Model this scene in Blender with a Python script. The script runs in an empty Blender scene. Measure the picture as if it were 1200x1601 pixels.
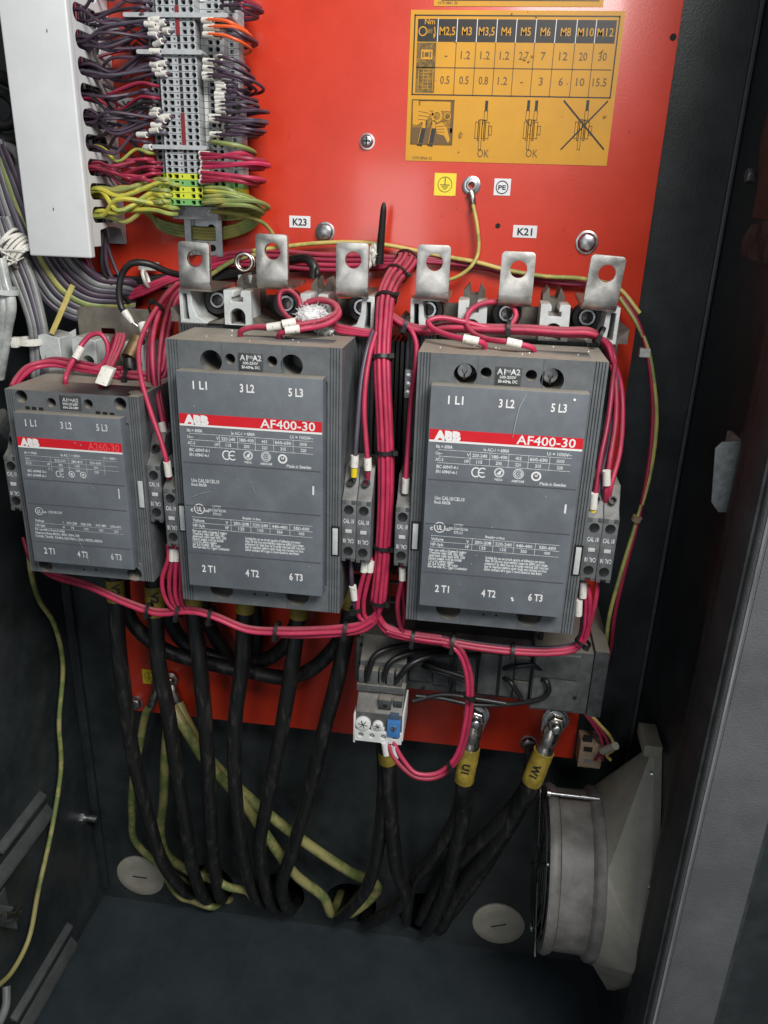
import bpy, bmesh, math, random
from mathutils import Vector, Matrix
from mathutils import noise as mnoise
from mathutils.geometry import tessellate_polygon

random.seed(7)
scene = bpy.context.scene
COL = scene.collection
PI = math.pi

# ------------------------------------------------------------------ camera
CAM = Vector((0.1924, -0.9797, 0.278))
FPX = 1219.794                                   # focal length in photo pixels (1200 x 1601)
RX, RY, RZ = math.radians(-21.399), math.radians(-1.9377), math.radians(6.8315)
R0 = Matrix(((1, 0, 0), (0, 0, 1), (0, -1, 0)))  # right, down, forward
RM = Matrix.Rotation(RZ, 3, 'Z') @ Matrix.Rotation(RX, 3, 'X') @ R0 @ Matrix.Rotation(RY, 3, 'Z')
cd = bpy.data.cameras.new('camera')
cam = bpy.data.objects.new('camera', cd)
COL.objects.link(cam)
cd.sensor_fit = 'VERTICAL'
cd.sensor_height = 36.0
cd.lens = 36.0 * FPX / 1601.0
cd.clip_start = 0.02
cd.clip_end = 50
m = RM @ Matrix(((1, 0, 0), (0, -1, 0), (0, 0, -1)))
cam.matrix_world = Matrix.Translation(CAM) @ m.to_4x4()
scene.camera = cam

# ------------------------------------------------------------------ light
w = bpy.data.worlds.new('World')
scene.world = w
w.use_nodes = True
w.node_tree.nodes['Background'].inputs[0].default_value = (0.80, 0.90, 1.0, 1)
w.node_tree.nodes['Background'].inputs[1].default_value = 0.14


def lamp(name, loc, target, size, size_y, power, color):
    l = bpy.data.lights.new(name, 'AREA')
    l.shape = 'RECTANGLE'
    l.size, l.size_y, l.energy, l.color = size, size_y, power, color
    o = bpy.data.objects.new(name, l)
    COL.objects.link(o)
    o.location = loc
    o.rotation_euler = (Vector(target) - Vector(loc)).to_track_quat('-Z', 'Y').to_euler()
    return o


lamp('ceiling_lamp', (0.72, -1.22, 1.18), (0.0, 0.0, 0.10), 0.8, 0.55, 39, (1.0, 0.98, 0.95))
lamp('room_lamp', (-0.16, -2.6, 0.34), (0.0, 0, 0.0), 0.46, 0.70, 7.0, (0.96, 0.98, 1.0))

vs = scene.view_settings
vs.view_transform = 'Standard'
vs.look = 'None'
vs.exposure = 0.0
vs.gamma = 1.0
vs.use_curve_mapping = False


# ------------------------------------------------------------------ placing
def ray(px, py):
    return RM @ Vector(((px - 600) / FPX, (py - 800.5) / FPX, 1.0))


def at(px, py, Y):
    d = ray(px, py)
    return CAM + d * ((Y - CAM.y) / d.y)


def atx(px, py, X):
    d = ray(px, py)
    return CAM + d * ((X - CAM.x) / d.x)


YP = 0.02      # front face of the red plate
YB = 0.08      # back wall of the cabinet
ZF = -0.982    # cabinet floor
XL, XR = -0.4555, 0.4720


# ------------------------------------------------------------------ materials
def mat(name, col, rough=0.5, metal=0.0, var=0.0, scale=60.0, bump=0.0, bscale=None, dust=0.0,
        dustcol=(0.30, 0.27, 0.22), col2=None, coat=0.0, spec=0.5, stretch=None, thresh=(0.4, 0.65), emit=None):
    M = bpy.data.materials.new(name)
    M.use_nodes = True
    nt = M.node_tree
    b = nt.nodes['Principled BSDF']
    b.inputs['Base Color'].default_value = (*col, 1)
    b.inputs['Roughness'].default_value = rough
    b.inputs['Metallic'].default_value = metal
    b.inputs['Specular IOR Level'].default_value = spec
    if coat:
        b.inputs['Coat Weight'].default_value = coat
        b.inputs['Coat Roughness'].default_value = 0.12
    tc = nt.nodes.new('ShaderNodeTexCoord')
    mp = nt.nodes.new('ShaderNodeMapping')
    nt.links.new(tc.outputs['Object'], mp.inputs[0])
    if stretch:
        mp.inputs['Scale'].default_value = stretch
    last = None
    if var or col2:
        n = nt.nodes.new('ShaderNodeTexNoise')
        n.inputs['Scale'].default_value = scale
        n.inputs['Detail'].default_value = 6
        n.inputs['Roughness'].default_value = 0.65
        nt.links.new(mp.outputs[0], n.inputs['Vector'])
        r = nt.nodes.new('ShaderNodeValToRGB')
        r.color_ramp.elements[0].position, r.color_ramp.elements[1].position = thresh
        c2 = col2 or tuple(min(1, c * (1 + var)) for c in col)
        c1 = col if col2 else tuple(c * (1 - var) for c in col)
        r.color_ramp.elements[0].color = (*c1, 1)
        r.color_ramp.elements[1].color = (*c2, 1)
        nt.links.new(n.outputs['Fac'], r.inputs[0])
        last = r.outputs[0]
        # roughness breakup
        mr = nt.nodes.new('ShaderNodeMapRange')
        mr.inputs['To Min'].default_value = max(0.02, rough - 0.10)
        mr.inputs['To Max'].default_value = min(1, rough + 0.14)
        nt.links.new(n.outputs['Fac'], mr.inputs['Value'])
        nt.links.new(mr.outputs[0], b.inputs['Roughness'])
    if dust:
        g = nt.nodes.new('ShaderNodeNewGeometry')
        s = nt.nodes.new('ShaderNodeSeparateXYZ')
        nt.links.new(g.outputs['Normal'], s.inputs[0])
        n2 = nt.nodes.new('ShaderNodeTexNoise')
        n2.inputs['Scale'].default_value = 90
        n2.inputs['Detail'].default_value = 8
        n2.inputs['Roughness'].default_value = 0.7
        nt.links.new(tc.outputs['Object'], n2.inputs['Vector'])
        a = nt.nodes.new('ShaderNodeMath'); a.operation = 'MULTIPLY_ADD'
        a.inputs[1].default_value = 0.9
        nt.links.new(n2.outputs['Fac'], a.inputs[0])
        nt.links.new(s.outputs[2], a.inputs[2])
        mr2 = nt.nodes.new('ShaderNodeMapRange')
        mr2.inputs['From Min'].default_value = 0.92
        mr2.inputs['From Max'].default_value = 1.45
        mr2.inputs['To Max'].default_value = dust
        nt.links.new(a.outputs[0], mr2.inputs['Value'])
        mx = nt.nodes.new('ShaderNodeMix'); mx.data_type = 'RGBA'
        nt.links.new(mr2.outputs[0], mx.inputs[0])
        if last:
            nt.links.new(last, mx.inputs[6])
        else:
            mx.inputs[6].default_value = (*col, 1)
        mx.inputs[7].default_value = (*dustcol, 1)
        last = mx.outputs[2]
    if last:
        nt.links.new(last, b.inputs['Base Color'])
    if bump:
        nb = nt.nodes.new('ShaderNodeTexNoise')
        nb.inputs['Scale'].default_value = bscale or scale
        nb.inputs['Detail'].default_value = 3
        nt.links.new(mp.outputs[0], nb.inputs['Vector'])
        bp = nt.nodes.new('ShaderNodeBump')
        bp.inputs['Strength'].default_value = bump
        bp.inputs['Distance'].default_value = 0.002
        nt.links.new(nb.outputs['Fac'], bp.inputs['Height'])
        nt.links.new(bp.outputs[0], b.inputs['Normal'])
    return M


def earthmat(name, ya, ga, scale=26):
    """green/yellow striped insulation"""
    return mat(name, ya, 0.45, col2=ga, scale=scale, thresh=(0.47, 0.56), bump=0.1, bscale=200)


M = {}
M['red'] = mat('red_paint', (0.56, 0.037, 0.014), 0.32, var=0.12, scale=6, bump=0.05, bscale=420, coat=0.35, thresh=(0.3, 0.7))
M['redscuff'] = mat('scuffed_red', (0.50, 0.060, 0.035), 0.55)
M['redchip'] = mat('chipped_red', (0.26, 0.020, 0.012), 0.6)
M['cab'] = mat('cabinet_paint', (0.029, 0.036, 0.038), 0.38, var=0.35, scale=9, bump=0.12, bscale=420)
M['cabfloor'] = mat('cabinet_floor_paint', (0.022, 0.031, 0.037), 0.38, col2=(0.040, 0.052, 0.060), scale=11, thresh=(0.3, 0.8), bump=0.15, bscale=420)
M['post'] = mat('frame_post_paint', (0.105, 0.110, 0.112), 0.27, var=0.14, scale=16, bump=0.34, bscale=430)
M['worn_edge'] = mat('worn_paint_edge', (0.34, 0.35, 0.35), 0.35, 0.3, col2=(0.10, 0.105, 0.107), scale=60, thresh=(0.40, 0.70), stretch=(1, 1, 0.12))
M['flange'] = mat('flange_paint', (0.036, 0.040, 0.041), 0.55, var=0.35, scale=26, bump=0.15, bscale=300)
M['worn'] = mat('worn_grey_paint', (0.055, 0.064, 0.067), 0.85, spec=0.2, var=0.5, scale=40, bump=0.25, bscale=120)
M['dark'] = mat('dark_void', (0.006, 0.006, 0.006), 0.8)
M['grey'] = mat('contactor_grey', (0.120, 0.129, 0.135), 0.48, var=0.13, scale=55, bump=0.07, bscale=900, dust=0.95)
M['panel'] = mat('contactor_panel_grey', (0.136, 0.151, 0.170), 0.45, var=0.13, scale=24, bump=0.10, bscale=1300, dust=0.9)
M['darkgrey'] = mat('relay_dark_grey', (0.050, 0.055, 0.056), 0.55, var=0.35, scale=50, bump=0.1, bscale=600, dust=0.6)
M['midgrey'] = mat('relay_mid_grey', (0.085, 0.088, 0.088), 0.55, var=0.25, scale=60, bump=0.08, bscale=700, dust=0.6)
M['greenish'] = mat('relay_green_grey', (0.060, 0.075, 0.066), 0.55, var=0.2, scale=70)
M['cal'] = mat('aux_block_grey', (0.125, 0.132, 0.136), 0.5, var=0.2, scale=80, bump=0.08, bscale=900, dust=0.5)
M['barrier'] = mat('terminal_light_grey', (0.52, 0.55, 0.54), 0.45, var=0.12, scale=60, dust=0.5)
M['dusty'] = mat('dusty_brown_grey', (0.13, 0.115, 0.098), 0.75, var=0.35, scale=45, bump=0.1, bscale=400)
M['steel'] = mat('tinned_copper', (0.58, 0.56, 0.52), 0.40, 1.0, var=0.22, scale=48, bump=0.05, bscale=260, dust=0.85, dustcol=(0.28, 0.25, 0.2))
M['bolt'] = mat('zinc_bolt', (0.42, 0.43, 0.44), 0.36, 1.0, var=0.3, scale=150)
M['chrome'] = mat('bright_screw', (0.60, 0.60, 0.61), 0.30, 1.0, var=0.1, scale=200)
M['socket'] = mat('dark_socket', (0.05, 0.048, 0.045), 0.25, 0.6)  # darker metal for the inside of the hex recess
M['lug'] = mat('tinned_lug', (0.46, 0.43, 0.39), 0.30, 1.0, var=0.35, scale=120)
M['black'] = mat('black_plastic', (0.012, 0.012, 0.012), 0.45)
M['cable'] = mat('black_cable', (0.011, 0.011, 0.011), 0.42, col2=(0.075, 0.072, 0.066), scale=120, thresh=(0.52, 0.82), bump=0.12, bscale=90, stretch=(1, 1, 0.14), spec=0.5)
M['pink'] = mat('pink_red_wire', (0.42, 0.024, 0.072), 0.50, var=0.18, scale=40, dust=0.42, dustcol=(0.35, 0.18, 0.17))
M['pink2'] = mat('dark_red_wire', (0.27, 0.014, 0.048), 0.45, var=0.14, scale=30, dust=0.4, dustcol=(0.30, 0.16, 0.15))
M['pinka'] = mat('pink_red_wire_dull', (0.34, 0.022, 0.057), 0.55, var=0.2, scale=40, dust=0.5, dustcol=(0.35, 0.18, 0.17))
M['pinkb'] = mat('pink_red_wire_bright', (0.48, 0.030, 0.090), 0.38, var=0.12, scale=30, dust=0.25, dustcol=(0.35, 0.18, 0.17))
M['purple'] = mat('purple_wire', (0.060, 0.036, 0.058), 0.45, var=0.3, scale=30)
M['greypurple'] = mat('grey_purple_wire', (0.080, 0.068, 0.092), 0.40, var=0.25, scale=30)
M['greywire'] = mat('grey_wire', (0.19, 0.195, 0.195), 0.42, var=0.25, scale=30)
M['orange'] = mat('orange_wire', (0.75, 0.12, 0.03), 0.4, var=0.1, scale=30)
M['blackwire'] = mat('black_wire', (0.014, 0.014, 0.014), 0.4, var=0.3, scale=60)
M['pe'] = earthmat('green_yellow_wire', (0.52, 0.47, 0.06), (0.30, 0.36, 0.09), 30)
M['pe2'] = earthmat('faded_green_yellow_cable', (0.34, 0.31, 0.12), (0.15, 0.20, 0.06), 20)
M['petan'] = earthmat('tan_yellow_wire', (0.55, 0.43, 0.13), (0.30, 0.30, 0.08), 22)
M['olive'] = earthmat('olive_wire', (0.36, 0.35, 0.10), (0.20, 0.25, 0.08), 20)
M['sleeve'] = mat('white_marker_sleeve', (0.72, 0.70, 0.64), 0.5, col2=(0.16, 0.15, 0.13), scale=330, thresh=(0.60, 0.67))
M['ysleeve'] = mat('yellow_sleeve', (0.28, 0.205, 0.028), 0.48, var=0.3, scale=60)
M['tie'] = mat('black_cable_tie', (0.010, 0.010, 0.010), 0.5)
M['white'] = mat('white_print', (0.78, 0.78, 0.76), 0.5)
M['dimwhite'] = mat('worn_white_print', (0.62, 0.64, 0.64), 0.55, var=0.2, scale=220)
M['logored'] = mat('printed_red_stripe', (0.62, 0.012, 0.022), 0.38, var=0.05, scale=60)
M['rednum'] = mat('printed_faded_red', (0.80, 0.09, 0.10), 0.4)
M['seam'] = mat('printed_seam', (0.075, 0.082, 0.09), 0.6)
M['scratch'] = mat('scratch_mark', (0.30, 0.32, 0.33), 0.5)
M['labelyel'] = mat('orange_yellow_sticker', (0.60, 0.285, 0.007), 0.42, var=0.06, scale=14)
M['signyel'] = mat('yellow_sticker', (0.80, 0.62, 0.03), 0.4)
M['inkblack'] = mat('black_ink', (0.013, 0.012, 0.011), 0.4)
M['inkbrown'] = mat('worn_brown_ink', (0.10, 0.058, 0.012), 0.45, col2=(0.24, 0.13, 0.012), scale=260, thresh=(0.45, 0.6))
M['inkgrid'] = mat('brown_ink', (0.13, 0.07, 0.015), 0.45)
M['smudge'] = mat('dirt_smudge', (0.30, 0.15, 0.01), 0.6, var=0.4, scale=300)
M['stickerwhite'] = mat('white_sticker', (0.74, 0.74, 0.76), 0.4, var=0.04, scale=60)
M['duct'] = mat('duct_light_grey', (0.66, 0.67, 0.68), 0.42, var=0.03, scale=25, bump=0.02, bscale=90)
M['term'] = mat('terminal_grey', (0.40, 0.42, 0.43), 0.5, var=0.12, scale=120)
M['termbar'] = mat('terminal_white_strip', (0.66, 0.66, 0.62), 0.5)
M['termdark'] = mat('terminal_red_strip', (0.20, 0.015, 0.018), 0.5)
M['termgreen'] = mat('terminal_green', (0.17, 0.42, 0.13), 0.45, var=0.1, scale=90)
M['termyel'] = mat('terminal_yellow', (0.60, 0.66, 0.05), 0.45, var=0.1, scale=90)
M['rail'] = mat('zinc_rail', (0.55, 0.56, 0.57), 0.32, 1.0, var=0.15, scale=60)
M['plug'] = mat('beige_plug', (0.36, 0.34, 0.28), 0.55, var=0.10, scale=40)
M['fanwhite'] = mat('fan_beige_grey', (0.31, 0.30, 0.25), 0.5, var=0.14, scale=22, bump=0.03, bscale=200)
M['fandrum'] = mat('fan_drum_grey', (0.165, 0.158, 0.148), 0.5, var=0.28, scale=26, bump=0.03, bscale=200)
M['fandark'] = mat('fan_dark', (0.020, 0.020, 0.020), 0.5)
M['wiredark'] = mat('dull_guard_wire', (0.10, 0.10, 0.10), 0.4, 0.7)
M['conn'] = mat('connector_beige', (0.27, 0.20, 0.13), 0.5, var=0.15, scale=90)
M['ovlwhite'] = mat('overload_white', (0.66, 0.67, 0.65), 0.45, var=0.06, scale=90)
M['blue'] = mat('blue_button', (0.055, 0.19, 0.46), 0.4, var=0.08, scale=90)
M['bluedark'] = mat('blue_grey_latch', (0.06, 0.09, 0.13), 0.5)
M['brass'] = mat('dusty_brass', (0.32, 0.22, 0.12), 0.45, 0.8, var=0.2, scale=90)
M['shield'] = mat('dusty_shield', (0.15, 0.135, 0.11), 0.6, var=0.2, scale=50)
M['latch'] = mat('galvanised_latch', (0.42, 0.45, 0.45), 0.42, 0.15, var=0.2, scale=120, bump=0.15, bscale=700)
M['fluff'] = mat('white_fluff', (0.82, 0.82, 0.82), 0.8)
M['clearplastic'] = mat('cloudy_plastic', (0.42, 0.44, 0.42), 0.25, var=0.25, scale=60)
M['slat'] = mat('slat_paint', (0.075, 0.080, 0.082), 0.4, var=0.15, scale=40)


# ------------------------------------------------------------------ mesh helpers
def root_loc(o):
    while o.parent:
        o = o.parent
    return o.location


class MB:
    def __init__(self):
        self.v, self.f = [], []

    def add(self, vs, fs):
        o = len(self.v)
        self.v += [tuple(p) for p in vs]
        self.f += [tuple(i + o for i in f) for f in fs]
        return self

    def box(self, x0, x1, y0, y1, z0, z1):
        x0, x1 = min(x0, x1), max(x0, x1); y0, y1 = min(y0, y1), max(y0, y1); z0, z1 = min(z0, z1), max(z0, z1)
        vs = [(x, y, z) for x in (x0, x1) for y in (y0, y1) for z in (z0, z1)]
        return self.add(vs, [(0, 1, 3, 2), (4, 6, 7, 5), (0, 4, 5, 1), (2, 3, 7, 6), (0, 2, 6, 4), (1, 5, 7, 3)])

    def hull8(self, a, b):
        """prism between two quads given in the same order"""
        return self.add(list(a) + list(b), [(3, 2, 1, 0), (4, 5, 6, 7), (0, 1, 5, 4), (1, 2, 6, 5), (2, 3, 7, 6), (3, 0, 4, 7)])

    def sheet(self, loops, f0, f1):
        """loops of 2d points (outer first), f0/f1 map a 2d point to the two faces"""
        flat = [p for l in loops for p in l]
        tris = tessellate_polygon([[Vector((p[0], p[1], 0)) for p in l] for l in loops])
        n = len(flat)
        vs = [f0(p) for p in flat] + [f1(p) for p in flat]
        fs = []
        for t in tris:
            fs.append(tuple(t)); fs.append(tuple(i + n for i in reversed(t)))
        o = 0
        for l in loops:
            k = len(l)
            for i in range(k):
                j = (i + 1) % k
                fs.append((o + i, o + j, o + j + n, o + i + n))
            o += k
        return self.add(vs, fs)

    def xz(self, loops, y0, y1):
        return self.sheet(loops, lambda p: (p[0], y0, p[1]), lambda p: (p[0], y1, p[1]))

    def yz(self, loops, x0, x1):
        return self.sheet(loops, lambda p: (x0, p[0], p[1]), lambda p: (x1, p[0], p[1]))

    def xy(self, loops, z0, z1):
        return self.sheet(loops, lambda p: (p[0], p[1], z0), lambda p: (p[0], p[1], z1))

    def tube(self, pts, r, n=8, cap=True):
        pts = [Vector(p) for p in pts]
        rr = r if isinstance(r, (list, tuple)) else [r] * len(pts)
        t = [(pts[min(i + 1, len(pts) - 1)] - pts[max(i - 1, 0)]).normalized() for i in range(len(pts))]
        u = t[0].orthogonal().normalized()
        vs, fs = [], []
        for i, p in enumerate(pts):
            u = (u - t[i] * u.dot(t[i])).normalized()
            b = t[i].cross(u)
            for k in range(n):
                a = 2 * PI * k / n
                vs.append(p + (u * math.cos(a) + b * math.sin(a)) * rr[i])
        for i in range(len(pts) - 1):
            for k in range(n):
                k2 = (k + 1) % n
                fs.append((i * n + k, i * n + k2, (i + 1) * n + k2, (i + 1) * n + k))
        if cap:
            fs.append(tuple(range(n - 1, -1, -1)))
            fs.append(tuple((len(pts) - 1) * n + k for k in range(n)))
        return self.add(vs, fs)

    def cyl(self, p0, p1, r0, r1=None, n=20):
        return self.tube([p0, p1], [r0, r0 if r1 is None else r1], n)

    def torus(self, c, axis, R, r, n=24, k=8):
        axis = Vector(axis).normalized(); u = axis.orthogonal().normalized(); v = axis.cross(u)
        c = Vector(c); vs, fs = [], []
        for i in range(n):
            a = 2 * PI * i / n
            d = u * math.cos(a) + v * math.sin(a)
            for j in range(k):
                b = 2 * PI * j / k
                vs.append(c + d * (R + r * math.cos(b)) + axis * (r * math.sin(b)))
        for i in range(n):
            for j in range(k):
                i2, j2 = (i + 1) % n, (j + 1) % k
                fs.append((i * k + j, i2 * k + j, i2 * k + j2, i * k + j2))
        return self.add(vs, fs)

    def lathe(self, c, axis, prof, n=40, arc=None):
        """prof = [(distance along axis, radius)]"""
        axis = Vector(axis).normalized(); u = axis.orthogonal().normalized(); v = axis.cross(u)
        c = Vector(c); vs, fs = [], []
        for (h, r) in prof:
            for i in range(n):
                a = 2 * PI * i / n
                vs.append(c + axis * h + (u * math.cos(a) + v * math.sin(a)) * r)
        for j in range(len(prof) - 1):
            for i in range(n):
                i2 = (i + 1) % n
                fs.append((j * n + i, j * n + i2, (j + 1) * n + i2, (j + 1) * n + i))
        return self.add(vs, fs)

    def ball(self, c, r, n=10, m=6, sq=(1, 1, 1)):
        c = Vector(c); vs, fs = [], []
        for j in range(m + 1):
            th = PI * j / m
            for i in range(n):
                a = 2 * PI * i / n
                vs.append(c + Vector((math.sin(th) * math.cos(a) * sq[0], math.sin(th) * math.sin(a) * sq[1], math.cos(th) * sq[2])) * r)
        for j in range(m):
            for i in range(n):
                i2 = (i + 1) % n
                fs.append((j * n + i, j * n + i2, (j + 1) * n + i2, (j + 1) * n + i))
        return self.add(vs, fs)

    def xform(self, mtx):
        self.v = [tuple(mtx @ Vector(p)) for p in self.v]
        return self

    def build(self, name, material, parent=None, smooth=False, bevel=0.0, seg=2, angle=35):
        me = bpy.data.meshes.new(name)
        off = root_loc(parent) if parent else Vector((0, 0, 0))
        me.from_pydata([tuple(Vector(p) - off) for p in self.v], [], self.f)
        bm = bmesh.new(); bm.from_mesh(me)
        bmesh.ops.remove_doubles(bm, verts=bm.verts, dist=1e-6)
        bmesh.ops.recalc_face_normals(bm, faces=bm.faces)
        if bevel:
            es = [e for e in bm.edges if len(e.link_faces) == 2 and e.calc_face_angle(0) > math.radians(angle)]
            bmesh.ops.bevel(bm, geom=es, offset=bevel, segments=seg, affect='EDGES', clamp_overlap=True, profile=0.6)
        bm.to_mesh(me); bm.free()
        me.materials.append(material)
        if smooth:
            me.polygons.foreach_set('use_smooth', [True] * len(me.polygons))
            me.set_sharp_from_angle(angle=math.radians(50))
        elif bevel:
            me.polygons.foreach_set('use_smooth', [True] * len(me.polygons))
            me.set_sharp_from_angle(angle=math.radians(38))
        me.update()
        o = bpy.data.objects.new(name, me)
        COL.objects.link(o)
        if parent:
            o.parent = parent
        return o


def settle(o):
    """origin of a one-mesh thing to the middle of its foot"""
    vs = o.data.vertices
    xs = [v.co.x for v in vs]; ys = [v.co.y for v in vs]; zs = [v.co.z for v in vs]
    c = Vector(((min(xs) + max(xs)) / 2, (min(ys) + max(ys)) / 2, min(zs)))
    o.data.transform(Matrix.Translation(-c))
    o.location = c
    return o


def tag(o, label, cat, group=None):
    o['label'], o['category'] = label, cat
    if group:
        o['group'] = group
    return o


def thing(name, label, cat, loc, group=None):
    o = bpy.data.objects.new(name, None)
    o.empty_display_size = 0.02
    COL.objects.link(o)
    o.location = loc
    return tag(o, label, cat, group)


def single(o, label, cat, group=None):
    settle(o)
    return tag(o, label, cat, group)


def struct(o):
    settle(o)
    o['kind'] = 'structure'
    return o


def circle(cx, cy, r, n=24, a0=0.0, ry=None):
    return [(cx + r * math.cos(a0 + 2 * PI * i / n), cy + (ry or r) * math.sin(a0 + 2 * PI * i / n)) for i in range(n)]


def rect(x0, y0, x1, y1):
    return [(x0, y0), (x1, y0), (x1, y1), (x0, y1)]


def rrect(x0, y0, x1, y1, r, n=5):
    p = []
    for cx, cy, a in ((x1 - r, y1 - r, 0), (x0 + r, y1 - r, 1), (x0 + r, y0 + r, 2), (x1 - r, y0 + r, 3)):
        for i in range(n + 1):
            t = PI / 2 * (a + i / n)
            p.append((cx + r * math.cos(t), cy + r * math.sin(t)))
    return p


def spline(pts, per=7):
    """Catmull-Rom through the points"""
    P = [Vector(p) for p in pts]
    if len(P) < 3:
        return [P[0].lerp(P[-1], i / 4) for i in range(5)]
    P = [P[0] * 2 - P[1]] + P + [P[-1] * 2 - P[-2]]
    out = []
    for i in range(1, len(P) - 2):
        a, b, c, d = P[i - 1], P[i], P[i + 1], P[i + 2]
        # centripetal
        ta = 0.0
        tb = ta + max(1e-5, (b - a).length) ** .5
        tc_ = tb + max(1e-5, (c - b).length) ** .5
        td = tc_ + max(1e-5, (d - c).length) ** .5
        for k in range(per):
            t = tb + (tc_ - tb) * k / per
            A1 = a * ((tb - t) / (tb - ta)) + b * ((t - ta) / (tb - ta))
            A2 = b * ((tc_ - t) / (tc_ - tb)) + c * ((t - tb) / (tc_ - tb))
            A3 = c * ((td - t) / (td - tc_)) + d * ((t - tc_) / (td - tc_))
            B1 = A1 * ((tc_ - t) / (tc_ - ta)) + A2 * ((t - ta) / (tc_ - ta))
            B2 = A2 * ((td - t) / (td - tb)) + A3 * ((t - tb) / (td - tb))
            out.append(B1 * ((tc_ - t) / (tc_ - tb)) + B2 * ((t - tb) / (tc_ - tb)))
    out.append(P[-2])
    return out


def PY(p):
    """picture row of a point"""
    v = RM.transposed() @ (Vector(p) - CAM)
    return 800.5 + FPX * v.y / v.z


def px3(pts):
    return [at(*p) if len(p) == 3 else atx(p[1], p[2], p[3]) for p in pts]


WR = 0.0027


PINKS = ['pink', 'pink', 'pinka', 'pinkb']


def wire(name, pts, label, group, material='pink', r=WR, n=8, world=False, cat='wire', per=6, parent=None):
    P = pts if world else px3(pts)
    if material == 'pink':
        material = random.choice(PINKS)
    o = MB().tube(spline(P, per), r, n).build(name, M[material], parent, smooth=True)
    if parent is None:
        single(o, label, cat, group)
    return o


def sleeve(o_wire, a, b, r, material='sleeve', name='marker_sleeve', n=10, mark=True):
    """white marker tube over a wire, a part of that wire"""
    a, b = Vector(a), Vector(b)
    s = MB().tube([a, a.lerp(b, .5), b], r, n).build(name, M[material], o_wire, smooth=True)
    return s


def tie(c, d, R, label, group='black cable ties round the wire bundles', w=0.004, material='tie', tail=True):
    """cable tie: band round direction d with its head"""
    c, d = Vector(c), Vector(d).normalized()
    mb = MB().lathe(c - d * (w / 2), d, [(0, R), (0, R + .0012), (w, R + .0012), (w, R), (0, R)], 18)
    u = Vector((0, -1, 0)); u = (u - d * u.dot(d)).normalized(); v = d.cross(u)
    h = c + u * (R + .001) + v * R * .3
    mb.hull8([h + d * s * w * .7 + v * t * .0035 for s, t in ((-1, -1), (1, -1), (1, 1), (-1, 1))],
             [h + u * .004 + d * s * w * .6 + v * t * .003 for s, t in ((-1, -1), (1, -1), (1, 1), (-1, 1))])
    return single(mb.build('cable_tie', M[material], smooth=True), label, 'cable tie', group)


def crumple(c, size, seed, amp=.55, sub=4, freq=1.6):
    """crumpled lump: a ball folded by ridged noise"""
    bm = bmesh.new()
    bmesh.ops.create_icosphere(bm, subdivisions=sub, radius=1.0)
    mb = MB()
    for v in bm.verts:
        p = v.co * freq + Vector((seed * 3.1, seed * 1.7, seed))
        q = 1 - abs(mnoise.noise(p)) * 2.0 * amp - abs(mnoise.noise(p * 2.7)) * amp * .9 - abs(mnoise.noise(p * 6.1)) * amp * .35 + amp * .5
        v.co = v.co * q
    bm.verts.index_update()
    mb.add([c + Vector((v.co.x * size[0], v.co.y * size[1], v.co.z * size[2])) for v in bm.verts], [tuple(v.index for v in f.verts) for f in bm.faces])
    bm.free()
    return mb


def fibres(mb, c, size, n, L=(.004, .010), r=.00022, shell=.72):
    """curly fibres over an ellipsoid"""
    for k in range(n):
        d = Vector((random.gauss(0, 1), random.gauss(0, 1), random.gauss(0, 1))).normalized()
        p = c + Vector((d.x * size[0], d.y * size[1], d.z * size[2])) * random.uniform(shell, 1.08)
        t = d.orthogonal().normalized(); t.rotate(Matrix.Rotation(random.uniform(0, 6.28), 3, d))
        l = random.uniform(*L)
        q = p + t * l * .5 + d * random.uniform(-.1, .35) * l
        e = p + t * l * .8 + d * random.uniform(-.3, .7) * l + Vector((random.gauss(0, .1), random.gauss(0, .1), random.gauss(0, .1))) * l
        mb.tube([p, q, e], [r, r * 1.2, r * .5], 3, cap=False)
    return mb


# ------------------------------------------------------------------ printing on flat faces
_tc = {}


def text_geo(s, bold=0.0):
    k = (s, bold)
    if k in _tc:
        return _tc[k]
    c = bpy.data.curves.new('t', 'FONT')
    c.body = s
    c.size = 1.0
    c.resolution_u = 2
    c.offset = bold
    c.fill_mode = 'FRONT'
    o = bpy.data.objects.new('t', c)
    me = o.to_mesh()
    vs = [(v.co.x, v.co.y) for v in me.vertices]
    fs = [tuple(p.vertices) for p in me.polygons]
    o.to_mesh_clear()
    bpy.data.objects.remove(o); bpy.data.curves.remove(c)
    xs = [v[0] for v in vs] or [0]; ys = [v[1] for v in vs] or [0]
    _tc[k] = (vs, fs, min(xs), max(xs), min(ys), max(ys))
    return _tc[k]


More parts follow.
